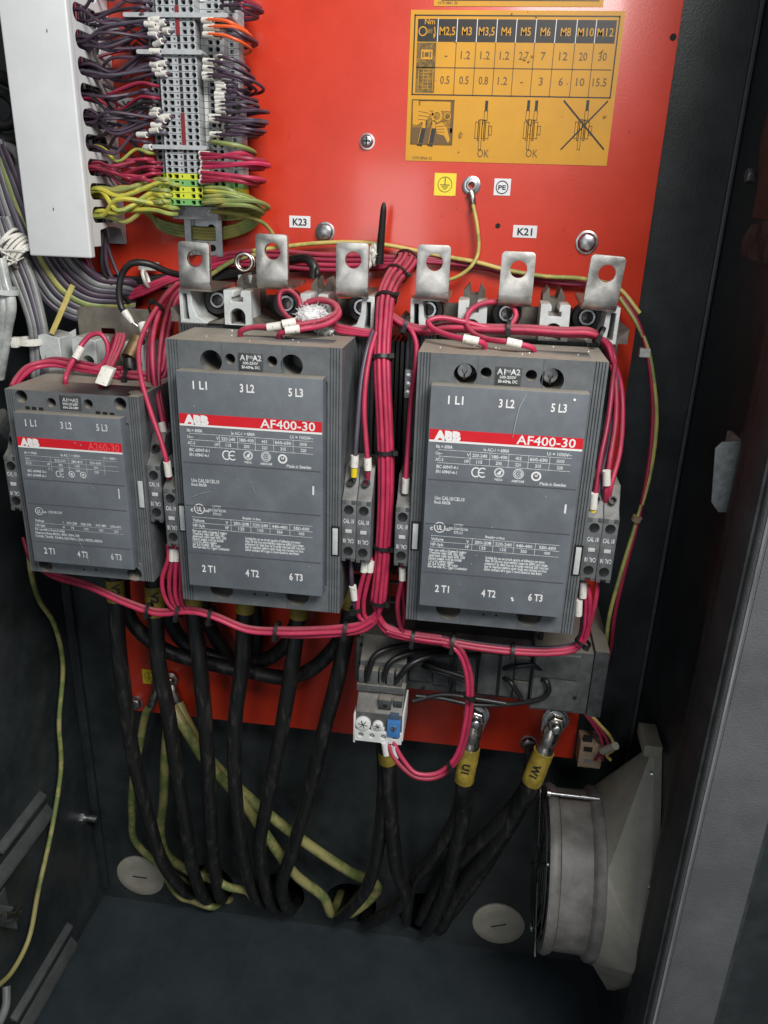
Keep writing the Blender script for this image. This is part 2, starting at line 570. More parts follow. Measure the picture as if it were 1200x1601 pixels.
class Print:
    """flat print collected per colour on the plane y = Y (facing -y)"""

    def __init__(self, Y):
        self.Y = Y
        self.m = {}

    def mb(self, k):
        return self.m.setdefault(k, MB())

    def poly(self, pts, k, lift=0.0):
        self.mb(k).add([(p[0], self.Y - lift, p[1]) for p in pts], [tuple(range(len(pts)))])

    def rect(self, x0, z0, x1, z1, k, lift=0.0):
        self.poly([(x0, z0), (x1, z0), (x1, z1), (x0, z1)], k, lift)

    def line(self, a, b, w, k, lift=0.0):
        a, b = Vector(a), Vector(b)
        d = (b - a).normalized() * (w / 2)
        nrm = Vector((-d.y, d.x))
        self.poly([a - d + nrm, a - d - nrm, b + d - nrm, b + d + nrm], k, lift)

    def ring(self, cx, cz, R, w, k, n=28, lift=0.0):
        vs = []
        for i in range(n):
            a = 2 * PI * i / n
            for r in (R - w / 2, R + w / 2):
                vs.append((cx + r * math.cos(a), self.Y - lift, cz + r * math.sin(a)))
        fs = [(2 * i, 2 * i + 1, (2 * i + 3) % (2 * n), (2 * i + 2) % (2 * n)) for i in range(n)]
        self.mb(k).add(vs, fs)

    def ribbon(self, pts, w, k, lift=0.0):
        P = [Vector(p) for p in pts]
        vs = []
        for i, p in enumerate(P):
            d = (P[min(i + 1, len(P) - 1)] - P[max(i - 1, 0)]).normalized()
            q = Vector((-d.y, d.x)) * (w / 2 * (1 if 0 < i < len(P) - 1 else .3))
            for r in (p + q, p - q):
                vs.append((r.x, self.Y - lift, r.y))
        self.mb(k).add(vs, [(2 * i, 2 * i + 1, 2 * i + 3, 2 * i + 2) for i in range(len(P) - 1)])

    def arc(self, cx, cz, rx, rz, w, a0, a1, k, n=16, lift=0.0):
        vs = []
        for i in range(n + 1):
            a = a0 + (a1 - a0) * i / n
            for sg in (-.5, .5):
                vs.append((cx + (rx + sg * w) * math.cos(a), self.Y - lift, cz + (rz + sg * w) * math.sin(a)))
        self.mb(k).add(vs, [(2 * i, 2 * i + 1, 2 * i + 3, 2 * i + 2) for i in range(n)])

    def disc(self, cx, cz, R, k, n=20, lift=0.0):
        self.poly(circle(cx, cz, R, n), k, lift)

    def text(self, s, x, z, h, k, bold=0.0, anchor='c', width=None, flip=False, lift=0.0, slant=0.0):
        """x,z = anchor point at mid-height, h = letter height in metres"""
        vs, fs, x0, x1, y0, y1 = text_geo(s, bold)
        capY = text_geo('H', bold); ch = capY[5] - capY[4]
        sc = h / ch
        sx = sc if width is None else width / max(1e-6, (x1 - x0))
        W = (x1 - x0) * sx
        ox = {'l': 0, 'c': -W / 2, 'r': -W}[anchor]
        out = []
        for vx, vy in vs:
            X, Z = (vx - x0) * sx + ox, (vy - ch / 2) * sc
            X += slant * Z
            if flip:
                X, Z = -X, -Z
            out.append((x + X, self.Y - lift, z + Z))
        self.mb(k).add(out, fs)

    def build(self, parent, names):
        for k, mb in self.m.items():
            o = mb.build(names.get(k, 'printed_marks'), M[k], parent)
            o['kind'] = 'stuff'


# ================================================================== the cabinet
struct(MB().box(XL - .003, XR + .003, -0.75, YB + .2, ZF - .003, ZF).build('floor', M['cabfloor']))
# back wall with its row of cable holes
hole_z = at(779, 1443, YB).z
hx0, hx1 = at(220, 1366, YB).x, at(779, 1443, YB).x
hole_x = [hx0 + (hx1 - hx0) * i / 5 for i in range(6)]
HR = 0.047
loops = [rect(XL - .003, ZF, XR + .003, 0.95)] + [list(reversed(circle(x, hole_z, HR, 28))) for x in hole_x[1:5]]
struct(MB().xz(loops, YB, YB + .003).build('back_wall', M['cab']))
struct(MB().box(XL - .003, XR + .003, YB + .2, YB + .203, ZF, 0.95).build('rear_compartment_wall', M['dark']))
struct(MB().box(XL - .004, XL, -0.42, YB + .2, ZF, 0.95).build('left_wall', M['cab']))
struct(MB().box(XR, XR + .004, -0.29, YB + .2, ZF, 0.95).build('right_wall', M['cab']))
# corner fold along the left and right back corners
struct(MB().box(XR - .006, XR - .001, YB - .006, YB - .001, ZF, .95).build('corner_fold', M['slat'], bevel=.001))
struct(MB().box(XL + .001, XL + .016, YB - .008, YB - .001, ZF + .03, .3).build('corner_strip', M['cab'], bevel=.001))

# blanking plugs
for i, x in ((0, hole_x[0]), (5, hole_x[5])):
    t = thing('blanking_plug', 'round beige blanking plug in the back wall ' + ('near the left side wall' if i == 0 else 'next to the fan'), 'plug', (x, YB, hole_z - .045), 'blanking plugs in the back wall')
    MB().lathe((x, YB, hole_z), (0, -1, 0), [(0, .0465), (.003, .0465), (.0045, .0445), (.0050, .03), (.0052, 0.0001)], 40).build('plug_disc', M['plug'], t, smooth=True)
    a = 0 if i == 0 else math.radians(22)
    MB().box(-.014, .014, -.0008, .0006, -.0011, .0011).xform(Matrix.Translation((x, YB - .0052, hole_z)) @ Matrix.Rotation(-a, 4, 'Y')).build('slot', M['inkblack'], t)

# left wall: louvre slats
for (pa, pb, wdt) in (((0, 1325), (62, 1237), .012), ((-6, 1372), (74, 1264), .022), ((22, 1585), (105, 1444), .010), ((36, 1601), (112, 1472), .024)):
    a, b = atx(pa[0], pa[1], XL), atx(pb[0], pb[1], XL)
    zc = (a.z + b.z) / 2
    mb = MB()
    prof = [(XL, zc + wdt / 2), (XL + .010, zc - wdt * .1), (XL + .011, zc - wdt / 2), (XL, zc - wdt / 2)]
    mb.sheet([prof], lambda p: (p[0], a.y - .01, p[1]), lambda p: (p[0], b.y, p[1]))
    single(mb.build('wall_slat', M['slat'], bevel=.001), 'dark grey louvre slat pressed out of the left side wall', 'slat', 'slats on the left side wall')
# small angle bracket on the left wall
a = atx(8, 1425, XL + .02)
mb = MB().box(XL + .001, XL + .035, a.y - .002, a.y, a.z - .03, a.z + .012)
mb.box(XL + .001, XL + .003, a.y, a.y + .03, a.z - .03, a.z + .012)
single(mb.build('angle_bracket', M['slat'], bevel=.0006), 'small dark angle bracket on the left side wall beside the slats', 'bracket')
b = atx(5, 1434, XL + .045)
single(MB().tube(spline([b, b + Vector((.004, .012, -.012)), b + Vector((.0, .03, -.02))]), .007, 10).build('rusty_screw', M['lug'], smooth=True), 'brownish metal stud end by the angle bracket', 'stud')
c = atx(6, 1570, XL + .02)
mb = MB().tube(spline([c + Vector((0, .012, .022)), c + Vector((.006, -.004, .004)), c + Vector((.002, -.020, -.014)), c + Vector((-.008, -.03, -.03))]), .0060, 10)
single(mb.build('plastic_tube', M['greywire'], smooth=True), 'short pale grey plastic tube low on the left side wall', 'tube')
# screw stud at the left back corner
s0 = at(152, 1281, YB - .03)
single(MB().cyl(s0 + Vector((-.03, .0, .0)), s0, .006).cyl(s0 + Vector((-.022, 0, 0)), s0 + Vector((-.034, .0, 0)), .012, n=6).build('wall_stud', M['bolt'], smooth=True), 'zinc stud with nut at the left back corner of the cabinet', 'bolt')
s0 = at(177, 1445, YB - .02)

# ------------------------------------------------------------------ right frame
PYF = -0.33
x_in, x_out = 0.4375, 0.5075
mb = MB().xy([rrect(x_in, PYF, x_out, -0.262, .006)], ZF - .2, 0.9)
t = thing('frame_post', 'grey hammer-finish steel door post at the right edge of the cabinet', 'post', ((x_in + x_out) / 2, -.3, ZF - .2))
mb.build('post_body', M['post'], t, smooth=True)
MB().box(x_in - .0035, x_in - .0002, PYF + .010, -.268, ZF - .19, .9).build('inner_flange', M['flange'], t, bevel=.001)
MB().box(x_in + .0030, x_in + .0052, PYF - .0006, PYF + .001, ZF - .19, .9).build('worn_edge', M['worn_edge'], t, bevel=.0004)
MB().box(x_in + .0075, x_in + .0090, PYF - .0008, PYF + .001, ZF - .19, .9).build('worn_edge', M['post'], t, bevel=.0004)
MB().box(x_out + .0002, x_out + .004, PYF + .006, -.268, ZF - .19, .9).build('outer_flange', M['flange'], t, bevel=.001)
struct(MB().box(.5122, 1.2, -.29, -.286, ZF - .2, .9).build('outer_side_panel', M['cab']))
t2 = thing('door_seal_channel', 'dark steel channel running upright behind the grey door post', 'channel', (.455, -.24, ZF))
MB().xy([rrect(.4455, -.258, .4700, -.215, .003)], ZF, .9).build('channel_body', M['flange'], t2, smooth=True)
MB().xy([rrect(.4590, -.2145, .4700, -.170, .002)], ZF, .9).build('channel_lip', M['cab'], t2, smooth=True)
# bright latch plate on the right wall
p = [at(*q, -.150) for q in ((1128, 690), (1164, 688), (1150, 800), (1122, 800), (1111, 784), (1117, 700))]
mb = MB().xz([[(v.x, v.z) for v in p]], -.1525, -.1500)
mb.box(.4660, .4715, -.1498, -.100, p[3].z, p[0].z)
t3 = thing('latch_plate', 'bright galvanised strike plate on the right side wall', 'latch', (.466, -.15, p[3].z))
mb.build('plate', M['latch'], t3, bevel=.0015)
q = atx(1166, 682, .468)
MB().cyl(q + Vector((-.004, 0, 0)), q + Vector((.002, 0, 0)), .004).build('screw', M['bolt'], t3, smooth=True)
# worn hinge lug, upper right
pts = [(1200, 345), (1176, 352), (1163, 372), (1161, 398), (1172, 405), (1200, 412)]
P = [atx(x, y, .450) for x, y in pts]
t4 = thing('hinge_lug', 'worn grey metal hinge lug high on the right side wall', 'hinge', (.466, P[0].y, P[-1].z))
MB().yz([[(v.y, v.z) for v in P] + [(P[-1].y - .06, P[-1].z), (P[0].y - .06, P[0].z)]], .448, .4695).build('lug_body', M['worn'], t4, bevel=.003)
P = [atx(x, y, .453) for x, y in ((1200, 180), (1190, 215), (1184, 300), (1176, 340), (1200, 345))]
MB().yz([[(v.y, v.z) for v in P] + [(P[-1].y - .06, P[-1].z), (P[0].y - .06, P[0].z)]], .452, .4690).build('hinge_leaf', M['flange'], t4, bevel=.002)
q = atx(1178, 275, .468)
MB().cyl(q + Vector((-.008, 0, 0)), q + Vector((.001, 0, 0)), .008, n=6).build('bolt', M['bolt'], t4, bevel=.001)

# ================================================================== red mounting plate
PX0, PX1, PZ0, PZ1 = -0.334, 0.3740, -0.4945, 0.70
pl = thing('mounting_plate', 'glossy red painted steel mounting plate carrying all the switchgear', 'mounting plate', ((PX0 + PX1) / 2, YP, PZ0))
MB().box(PX0, PX1, YP, YP + .003, PZ0, PZ1).build('plate', M['red'], pl, bevel=.0008)
MB().box(PX1 - .004, PX1 - .0005, YP + .0035, YP + .022, PZ0, PZ1).build('edge_return', M['red'], pl, bevel=.0008)
for (px, py, r, rz) in ((508, 363, .0095, 0), (917, 379, .0105, .3), (826, 1161, .0105, .2), (212, 1098, .0100, .2)):
    c = at(px, py, YP)
    o = MB().lathe(c, (0, -1, 0), [(0, r * 1.28), (.0015, r * 1.28), (.0018, r * 1.05)], 24).lathe(c, (0, -1, 0), [(.0018, r), (.007, r * .98), (.008, r * .82), (.008, .0001)], 6 if rz else 24).build('bolt_head', M['bolt'], pl, bevel=.0004)
c = at(574, 221, YP)
MB().lathe(c, (0, -1, 0), [(0, .009), (.001, .009), (.0012, .0072), (.0045, .0072), (.0062, .0062), (.0068, .004), (.0070, .0001)], 22).build('screw_head', M['chrome'], pl, smooth=True)
for dx, dz in ((1, 0), (0, 1)):
    MB().box(c.x - (.0045 if dx else .0008), c.x + (.0045 if dx else .0008), c.y - .0074, c.y - .0060, c.z - (.0045 if dz else .0008), c.z + (.0045 if dz else .0008)).build('screw_slot', M['dark'], pl)
for px, py, r in ((1052, 58, .0035), (778, 353, .003)):
    c = at(px, py, YP)
    MB().lathe(c, (0, -1, 0), [(0, r), (.0006, r), (.0006, .0001)], 16).build('hole', M['dark'], pl)

prw = Print(YP - .00015)
for k in range(26):
    cx, cz = random.uniform(-.06, .36), random.uniform(.22, .52)
    an, L_ = random.uniform(0, PI), random.uniform(.003, .022)
    prw.ribbon([(cx, cz), (cx + L_ * .5 * math.cos(an), cz + L_ * .5 * math.sin(an)), (cx + L_ * math.cos(an + .15), cz + L_ * math.sin(an + .15))], random.uniform(.0002, .0006), random.choice(['redscuff', 'redscuff', 'redchip']), .00002 * k)
for k in range(40):
    cx, cz = random.uniform(-.08, .36), random.uniform(.21, .54)
    prw.disc(cx, cz, random.uniform(.0003, .0011), random.choice(['redscuff', 'redchip']), 7, .00002 * k)
prw.build(pl, {'redscuff': 'scuffs', 'redchip': 'chips'})
# ------------------------------------------------------------------ stickers on the plate
def sticker(name, label, x0, z0, x1, z1, material, group=None):
    t = thing(name, label, 'sticker', ((x0 + x1) / 2, YP, z0), group)
    MB().box(x0, x1, YP - .0006, YP - .0001, z0, z1).build('sticker_sheet', M[material], t)
    return t, Print(YP - .0009)


def zz(px, py):
    return at(px, py, YP).z


def xx(px, py):
    return at(px, py, YP).x


# torque chart
X0, X1, Z1, Z0 = .0838, .3152, .4807, .3287
t, pr = sticker('torque_chart_sticker', 'orange yellow torque chart sticker with size table and lug drawings', X0, Z0, X1, Z1, 'labelyel')
cols = [xx(x, 45) for x in (653, 684.5, 714.5, 745.5, 776.5, 807, 837.5, 868.5, 901, 931, 962)]
za, zb, zc_, zd = zz(700, 30), zz(700, 65.5), zz(700, 106), zz(700, 144)
x_end = cols[-1] + .0005
# frame
fr = (cols[0] - .0035, zd - .0030, x_end + .0025, za + .0035)
for (a, b, wl) in (((fr[0], fr[1]), (fr[2], fr[1]), .0012), ((fr[0], fr[3]), (fr[2], fr[3]), .0012), ((fr[0], fr[1]), (fr[0], fr[3]), .0014), ((fr[2], fr[1]), (fr[2], fr[3]), .0014)):
    pr.line(a, b, wl, 'inkblack')
pr.rect(cols[0], zb, x_end, za, 'inkblack')
for i, s in enumerate(['M2,5', 'M3', 'M3,5', 'M4', 'M5', 'M6', 'M8', 'M10', 'M12']):
    x = (cols[i + 1] + (cols[i + 2] if i < 8 else x_end)) / 2
    wm = .0185 if len(s) > 2 else .0115
    pr.text(s, x, (za + zb) / 2 - .0005, .0080, 'labelyel', .010, width=wm * .94, lift=.0004)
    if i < 8:
        xe = cols[i + 2]
        pr.line((xe, zb), (xe, za), .0008, 'stickerwhite', .0005)
        pr.line((xe, zd - .003), (xe, zb), .0008, 'inkgrid')
pr.line((cols[1], zb), (cols[1], za), .0008, 'stickerwhite', .0005)
for i, s in enumerate(['-', '1.2', '1.2', '1.2', '2.7', '7', '12', '20', '30']):
    x = (cols[i + 1] + (cols[i + 2] if i < 8 else x_end)) / 2
    pr.text(s, x, (zb + zc_) / 2, .0078, 'inkgrid', .008, width=None if len(s) < 2 else (.0105 if '.' in s else .009))
for i, s in enumerate(['0.5', '0.5', '0.8', '1.2', '-', '3', '6', '10', '15.5']):
    x = (cols[i + 1] + (cols[i + 2] if i < 8 else x_end)) / 2
    pr.text(s, x, (zc_ + zd) / 2, .0078, 'inkgrid', .008, width=None if len(s) < 2 else (.0150 if len(s) > 3 else (.0105 if '.' in s else .009)))
pr.line((cols[0], zc_), (x_end, zc_), .0010, 'inkgrid')
pr.rect(cols[0], zd - .001, cols[1] - .001, zb - .001, 'inkbrown')
# header pictogram: bolt with Nm
cx, cz = (cols[0] + cols[1]) / 2, (za + zb) / 2
pr.text('Nm', cx + .002, cz + .0085, .0055, 'labelyel', .01, lift=.0004)
pr.ring(cx - .0055, cz - .001, .0042, .0012, 'labelyel', lift=.0004)
pr.rect(cx - .0012, cz - .0034, cx + .0055, cz + .0014, 'inkbrown', .0006)
pr.line((cx + .0075, cz + .003), (cx + .0085, cz - .004), .0010, 'labelyel', .0004)
pr.poly([(cx + .0065, cz - .0035), (cx + .0098, cz - .0032), (cx + .0070, cz - .0085)], 'labelyel', .0004)
# row pictograms
cz = (zb + zc_) / 2
pr.rect(cx - .0065, cz - .0048, cx + .0065, cz + .0048, 'labelyel', .0004)
pr.rect(cx - .0022, cz - .0022, cx + .0022, cz + .0022, 'inkbrown', .0006)
for sx in (-1, 1):
    pr.rect(cx + sx * .0042 - .0008, cz - .003, cx + sx * .0042 + .0008, cz + .003, 'inkgrid', .0006)
for k in range(4):
    pr.line((cx - .0082 + k * .0054, zd + .001), (cx - .0082 + k * .0054, zc_ - .002), .0006, 'labelyel', .0005)
for k in range(7):
    pr.line((cx - .0055, zd + .003 + k * .0032), (cx + .0055, zd + .003 + k * .0032), .0005, 'labelyel', .0005)
# lower left picture: two hands with a spanner at cable lugs
a, b = (xx(645, 156), zz(645, 156)), (xx(706, 226), zz(706, 226))
pr.rect(a[0], b[1], b[0], a[1], 'smudge')
pr.rect(a[0] + .0005, a[1] - .014, a[0] + .007, a[1] - .0005, 'labelyel', .0003)
pr.rect(a[0] + .009, a[1] - .011, b[0] - .004, a[1] - .0015, 'labelyel', .0003)
pr.rect(b[0] - .003, b[1] + .012, b[0] - .0004, a[1] - .0004, 'inkgrid', .0003)
pr.rect(a[0] + .0005, b[1] + .0005, b[0] - .0005, b[1] + .017, 'inkgrid', .0003)
gx = lambda u: a[0] + (b[0] - a[0]) * u
gz = lambda u: a[1] + (b[1] - a[1]) * u
pr.poly([(gx(u), gz(v)) for u, v in ((.02, .22), (.12, .12), (.38, .2), (.42, .34), (.36, .46), (.2, .52), (.14, .58), (.02, .56))], 'labelyel', .0006)
for k in range(3):
    pr.line((gx(.16), gz(.26 + k * .09)), (gx(.40), gz(.30 + k * .08)), .0006, 'inkgrid', .0008)
pr.poly([(gx(u), gz(v)) for u, v in ((.58, .56), (.74, .5), (.86, .62), (.95, .9), (.9, .97), (.8, .8), (.62, .76))], 'labelyel', .0006)
for k in range(3):
    pr.line((gx(.62), gz(.60 + k * .06)), (gx(.80), gz(.58 + k * .07)), .0006, 'inkgrid', .0008)
pr.ring(gx(.60), gz(.36), .0052, .0024, 'labelyel', lift=.0007)
pr.line((gx(.36), gz(.26)), (gx(.52), gz(.33)), .0026, 'labelyel', .0007)
pr.ring(gx(.86), gz(.36), .0036, .0009, 'labelyel', lift=.0007)
pr.disc(gx(.86), gz(.36), .0020, 'inkgrid', lift=.0007)
for u0, u1 in ((.30, .22), (.54, .48)):
    pr.line((gx(u0), gz(.55)), (gx(u1), gz(.98)), .0062, 'inkblack', .0005)
    pr.line((gx(u0 - .05), gz(.57)), (gx(u1 - .05), gz(.98)), .0007, 'labelyel', .0007)
    pr.line((gx(u0), gz(.50)), (gx(u0), gz(.60)), .0036, 'labelyel', .0007)
for q0, q1 in ((a, (b[0], a[1])), ((a[0], b[1]), b), (a, (a[0], b[1])), ((b[0], a[1]), b)):
    pr.line(q0, q1, .0009, 'inkgrid', .0009)


def lugdraw(px, double, crossed=False):
    """schematic of a lug clamped under bolt and nut"""
    cz = zz(px, 204)
    x = xx(px, 204)
    def bx(u0, u1, v0, v1):
        for q0, q1 in (((u0, v0), (u1, v0)), ((u0, v1), (u1, v1)), ((u0, v0), (u0, v1)), ((u1, v0), (u1, v1))):
            pr.line((x + q0[0], cz + q0[1]), (x + q1[0], cz + q1[1]), .0007, 'inkgrid')
    bx(-.0050, -.0022, -.020, .011)          # busbar
    bx(-.0098, -.0066, -.0085, .0085)        # bolt head
    bx(-.0066, -.0050, -.0105, .0105)        # washer
    o = 0
    for q in ([0.0012] if not double else [-.0068, .0020]):
        bx(q - .0018, q + .0018, .0105, .0200)       # lug barrel
        pr.rect(x + q - .0016, cz + .0203, x + q + .0016, cz + .0305, 'inkblack')
        pr.line((x + q - .0018, cz + .0105), (x - .0022, cz + .004), .0007, 'inkgrid')
    bx(-.0022, .0002, -.0085, .0105)
    bx(.0002, .0016, -.0105, .0105)
    bx(.0016, .0055, -.0085, .0085)
    bx(.0055, .0088, -.0045, .0045)
    if not crossed:
        pr.text('OK', xx(px - 1, 239), zz(px - 1, 240), .0082, 'inkgrid', .0, width=.0135)


lugdraw(756, False); lugdraw(832, True); lugdraw(912, False, True)
pr.line((xx(882, 156), zz(882, 158)), (xx(943, 233), zz(943, 233)), .0016, 'inkblack', .0003)
pr.line((xx(949, 159), zz(949, 159)), (xx(877, 233), zz(877, 233)), .0016, 'inkblack', .0004)
pr.text('1570 8966 02', xx(660, 247), zz(660, 247), .0030, 'inkgrid', .008)
for px, py, r in ((720, 212, .0034), (717, 238, .0012), (945, 183, .0024), (820, 92, .0026), (832, 88, .0022), (826, 97, .002), (712, 65, .0012), (941, 80, .0015), (800, 22, .0012), (838, 26, .0014)):
    c = (xx(px, py), zz(px, py))
    n = 11
    pr.poly([(c[0] + r * random.uniform(.4, 1.1) * math.cos(2 * PI * i / n), c[1] + r * random.uniform(.4, 1.3) * math.sin(2 * PI * i / n)) for i in range(n)], 'smudge', .0007)
pr.build(t, {'inkblack': 'black_print', 'inkgrid': 'printed_lettering', 'labelyel': 'header_lettering', 'stickerwhite': 'white_rules', 'inkbrown': 'pictogram_field', 'smudge': 'smudges'})
# sticker above
t, pr = sticker('orange_sticker', 'orange yellow sticker above the torque chart, mostly cut off', .1087, .4843, .2910, .60, 'labelyel')
pr.line((.118, .4900), (.286, .4900), .0009, 'inkblack')
pr.line((.118, .4924), (.286, .4924), .0009, 'inkblack')
pr.text('1570 0841 30', xx(700, 4.5), zz(700, 4.5), .0028, 'inkgrid', .008)
pr.build(t, {'inkblack': 'black_print', 'inkgrid': 'printed_lettering'})


def earth_symbol(pr, cx, cz, R, k):
    pr.ring(cx, cz, R, R * .09, k)
    pr.line((cx, cz + R * .85), (cx, cz - R * .05), R * .13, k, .0001)
    for i, wd in enumerate((.62, .42, .2)):
        pr.line((cx - R * wd, cz - R * .05 - i * R * .26), (cx + R * wd, cz - R * .05 - i * R * .26), R * .10, k, .0002)


t, pr = sticker('earth_sticker', 'square yellow earth symbol sticker left of the ring terminal', .1194, .2917, .1449, .3163, 'signyel')
earth_symbol(pr, .1320, .3040, .0082, 'inkgrid')
pr.build(t, {'inkgrid': 'earth_symbol'})
t, pr = sticker('pe_sticker', 'small white sticker with circled PE right of the ring terminal', .1896, .2940, .2088, .3122, 'stickerwhite')
pr.ring(.1990, .3028, .0068, .0011, 'inkblack')
pr.text('PE', .1990, .3028, .0050, 'inkblack', .03, width=.0088)
pr.build(t, {'inkblack': 'circled_lettering'})
for s, (xa, za_, xb, zb_) in (('K23', (-.0566, .2636, -.0303, .2500)), ('K21', (.2160, .2620, .2440, .2482))):
    t, pr = sticker('name_sticker', 'small white sticker reading ' + s + ' on the red plate', xa, zb_, xb, za_, 'stickerwhite', 'white name stickers on the red plate')
    # serif-like heavy lettering
    pr.text(s, (xa + xb) / 2, (za_ + zb_) / 2, .0082, 'inkblack', .022, width=.0175)
    pr.build(t, {'inkblack': 'printed_lettering'})
c = at(233, 1058, YP)
t, pr = sticker('earth_sticker', 'square yellow earth symbol sticker low on the plate behind black cables', c.x - .011, c.z - .013, c.x + .011, c.z + .013, 'signyel')
earth_symbol(pr, c.x, c.z, .0082, 'inkgrid')
pr.build(t, {'inkgrid': 'earth_symbol'})
# grey-white name strip behind the duct wires
c = at(207, 165, YP)
t, pr = sticker('name_sticker', 'white sticker half hidden behind purple wires beside the duct', c.x - .018, c.z - .008, c.x + .016, c.z + .008, 'stickerwhite')
pr.text('XX0', c.x, c.z, .010, 'inkblack', .02)
pr.build(t, {'inkblack': 'printed_lettering'})

# ring terminal with earth lead
c = at(737, 290, YP)
t = thing('ring_terminal', 'tinned ring terminal screwed to the plate between the earth and PE stickers', 'terminal', (c.x, YP, c.z - .04))
MB().lathe(c, (0, -1, 0), [(0, .0105), (.0025, .0105), (.0028, .010), (.0028, .0062), (0, .0062), (0, .0105)], 28).build('ring', M['chrome'], t, smooth=True)
MB().lathe(c, (0, -1, 0), [(0, .0068), (.0060, .0068), (.0064, .0062), (.0064, .0040), (.0012, .0038)], 24).build('hollow_rivet', M['bolt'], t, smooth=True)
c2 = at(739, 318, YP - .004)
MB().tube([c + Vector((0, -.003, -.009)), c.lerp(c2, .6) + Vector((0, -.003, 0)), c2, c2 + Vector((.0006, 0, -.006))], [.0055, .0038, .0036, .0034], 12).build('barrel', M['lug'], t, smooth=True)
wire('earth_wire', [(739, 320, .010), (745, 350, .008), (748, 385, .006), (745, 402, .0), (733, 420, -.005), (712, 434, -.005), (690, 440, .0), (670, 445, .01)], 'tan yellow wire hanging from the ring terminal beside the PE sticker', None, 'petan', r=.0023)

# ================================================================== wiring duct
DX0, DX1, DZ0, DZ1, DY = -0.3435, -0.2674, 0.2108, 0.62, -0.080
t = thing('wiring_duct', 'light grey plastic wiring duct with slotted side and flat cover', 'wiring duct', ((DX0 + DX1) / 2, YP, DZ0))
MB().box(DX0, DX1, DY - .001, DY + .010, DZ0, DZ1).build('cover', M['duct'], t, bevel=.0022, seg=3)
slots = []
for i in range(12):
    z = zz_ = None
sl_px = (27, 60, 103, 145, 187, 225, 262, 300, 336)
slot_z = [atx(133 + 0.075 * y, y, DX1 - .003).z for y in sl_px]
# keep an even pitch
pitch = (slot_z[0] - slot_z[-1]) / 8
slot_z = [slot_z[-1] + pitch * k for k in range(0, 12)]
side_out = [(DY + .004, DZ0 + .012), (DY + .004, DZ1), (YP - .001, DZ1), (YP - .001, DZ0 + .012),
            (YP - .006, DZ0 + .012), (YP - .012, DZ0 + .030), (YP - .030, DZ0 + .033), (YP - .050, DZ0 + .033), (DY + .030, DZ0 + .030), (DY + .028, DZ0 + .012)]
h = .0088
loops = [side_out] + [list(reversed(rrect(DY + .0145, z - h, DY + .072, z + h, .0086, 6))) for z in slot_z if z + h < DZ1 - .002]
MB().yz(loops, DX1 - .0030, DX1 - .0008).build('slotted_side', M['duct'], t, bevel=.0005, seg=1)
MB().yz(loops, DX0 + .0008, DX0 + .0030).build('slotted_side', M['duct'], t)
MB().box(DX0 + .003, DX1 - .003, YP - .003, YP - .001, DZ0 + .012, DZ1).build('duct_base', M['duct'], t)
mb = MB()
for px, py in ((73, 48), (83, 327)):
    c = at(px, py, DY - .0012)
    mb.poly = None
    mb.add([(c.x - .0006, DY - .0013, c.z - .002), (c.x + .0006, DY - .0013, c.z - .0012), (c.x + .0005, DY - .0013, c.z + .002), (c.x - .0005, DY - .0013, c.z + .001)], [(0, 1, 2, 3)])
mb.build('speck', M['inkblack'], t)
# wires lying inside the duct
for k in range(16):
    x = DX0 + .012 + random.random() * .055
    y = random.uniform(-.045, .0)
    wire('duct_wire', [Vector((x, y, .60)), Vector((x + random.uniform(-.01, .006), y, .45)), Vector((x + random.uniform(-.008, .008), y, .33)), Vector((x + random.uniform(-.006, .006), y, .24)), Vector((x + random.uniform(-.004, .01), y - .0, .19)), Vector((x + .02 + random.uniform(-.004, .02), y * .4, .155))],
         'wire running upright inside the slotted wiring duct', 'wires inside the duct', random.choice(['purple', 'purple', 'pink2', 'blackwire']), world=True)

# ================================================================== DIN rail and terminal strip
TX = -0.161                       # centre of the strip
rail = thing('din_rail', 'zinc plated mounting rail under the terminal strip', 'rail', (TX, YP, .213))
prof = [(TX - .024, .004), (TX - .017, .004), (TX - .017, YP - .001), (TX + .017, YP - .001), (TX + .017, .004), (TX + .024, .004), (TX + .024, .0025), (TX + .0155, .0025), (TX + .0155, YP - .0025), (TX - .0155, YP - .0025), (TX - .0155, .0025), (TX - .024, .0025)]
MB().xy([prof], .213, .62).build('rail_profile', M['rail'], rail, bevel=.0003, seg=1)
for z in (.222, .246):
    MB().xz([rrect(TX + .001, z - .004, TX + .010, z + .004, .0038)], YP - .0029, YP - .0026).build('rail_slot', M['dark'], rail)
BZ0 = .2715
PIT = 0.0068
YT = -0.052                       # top tier front
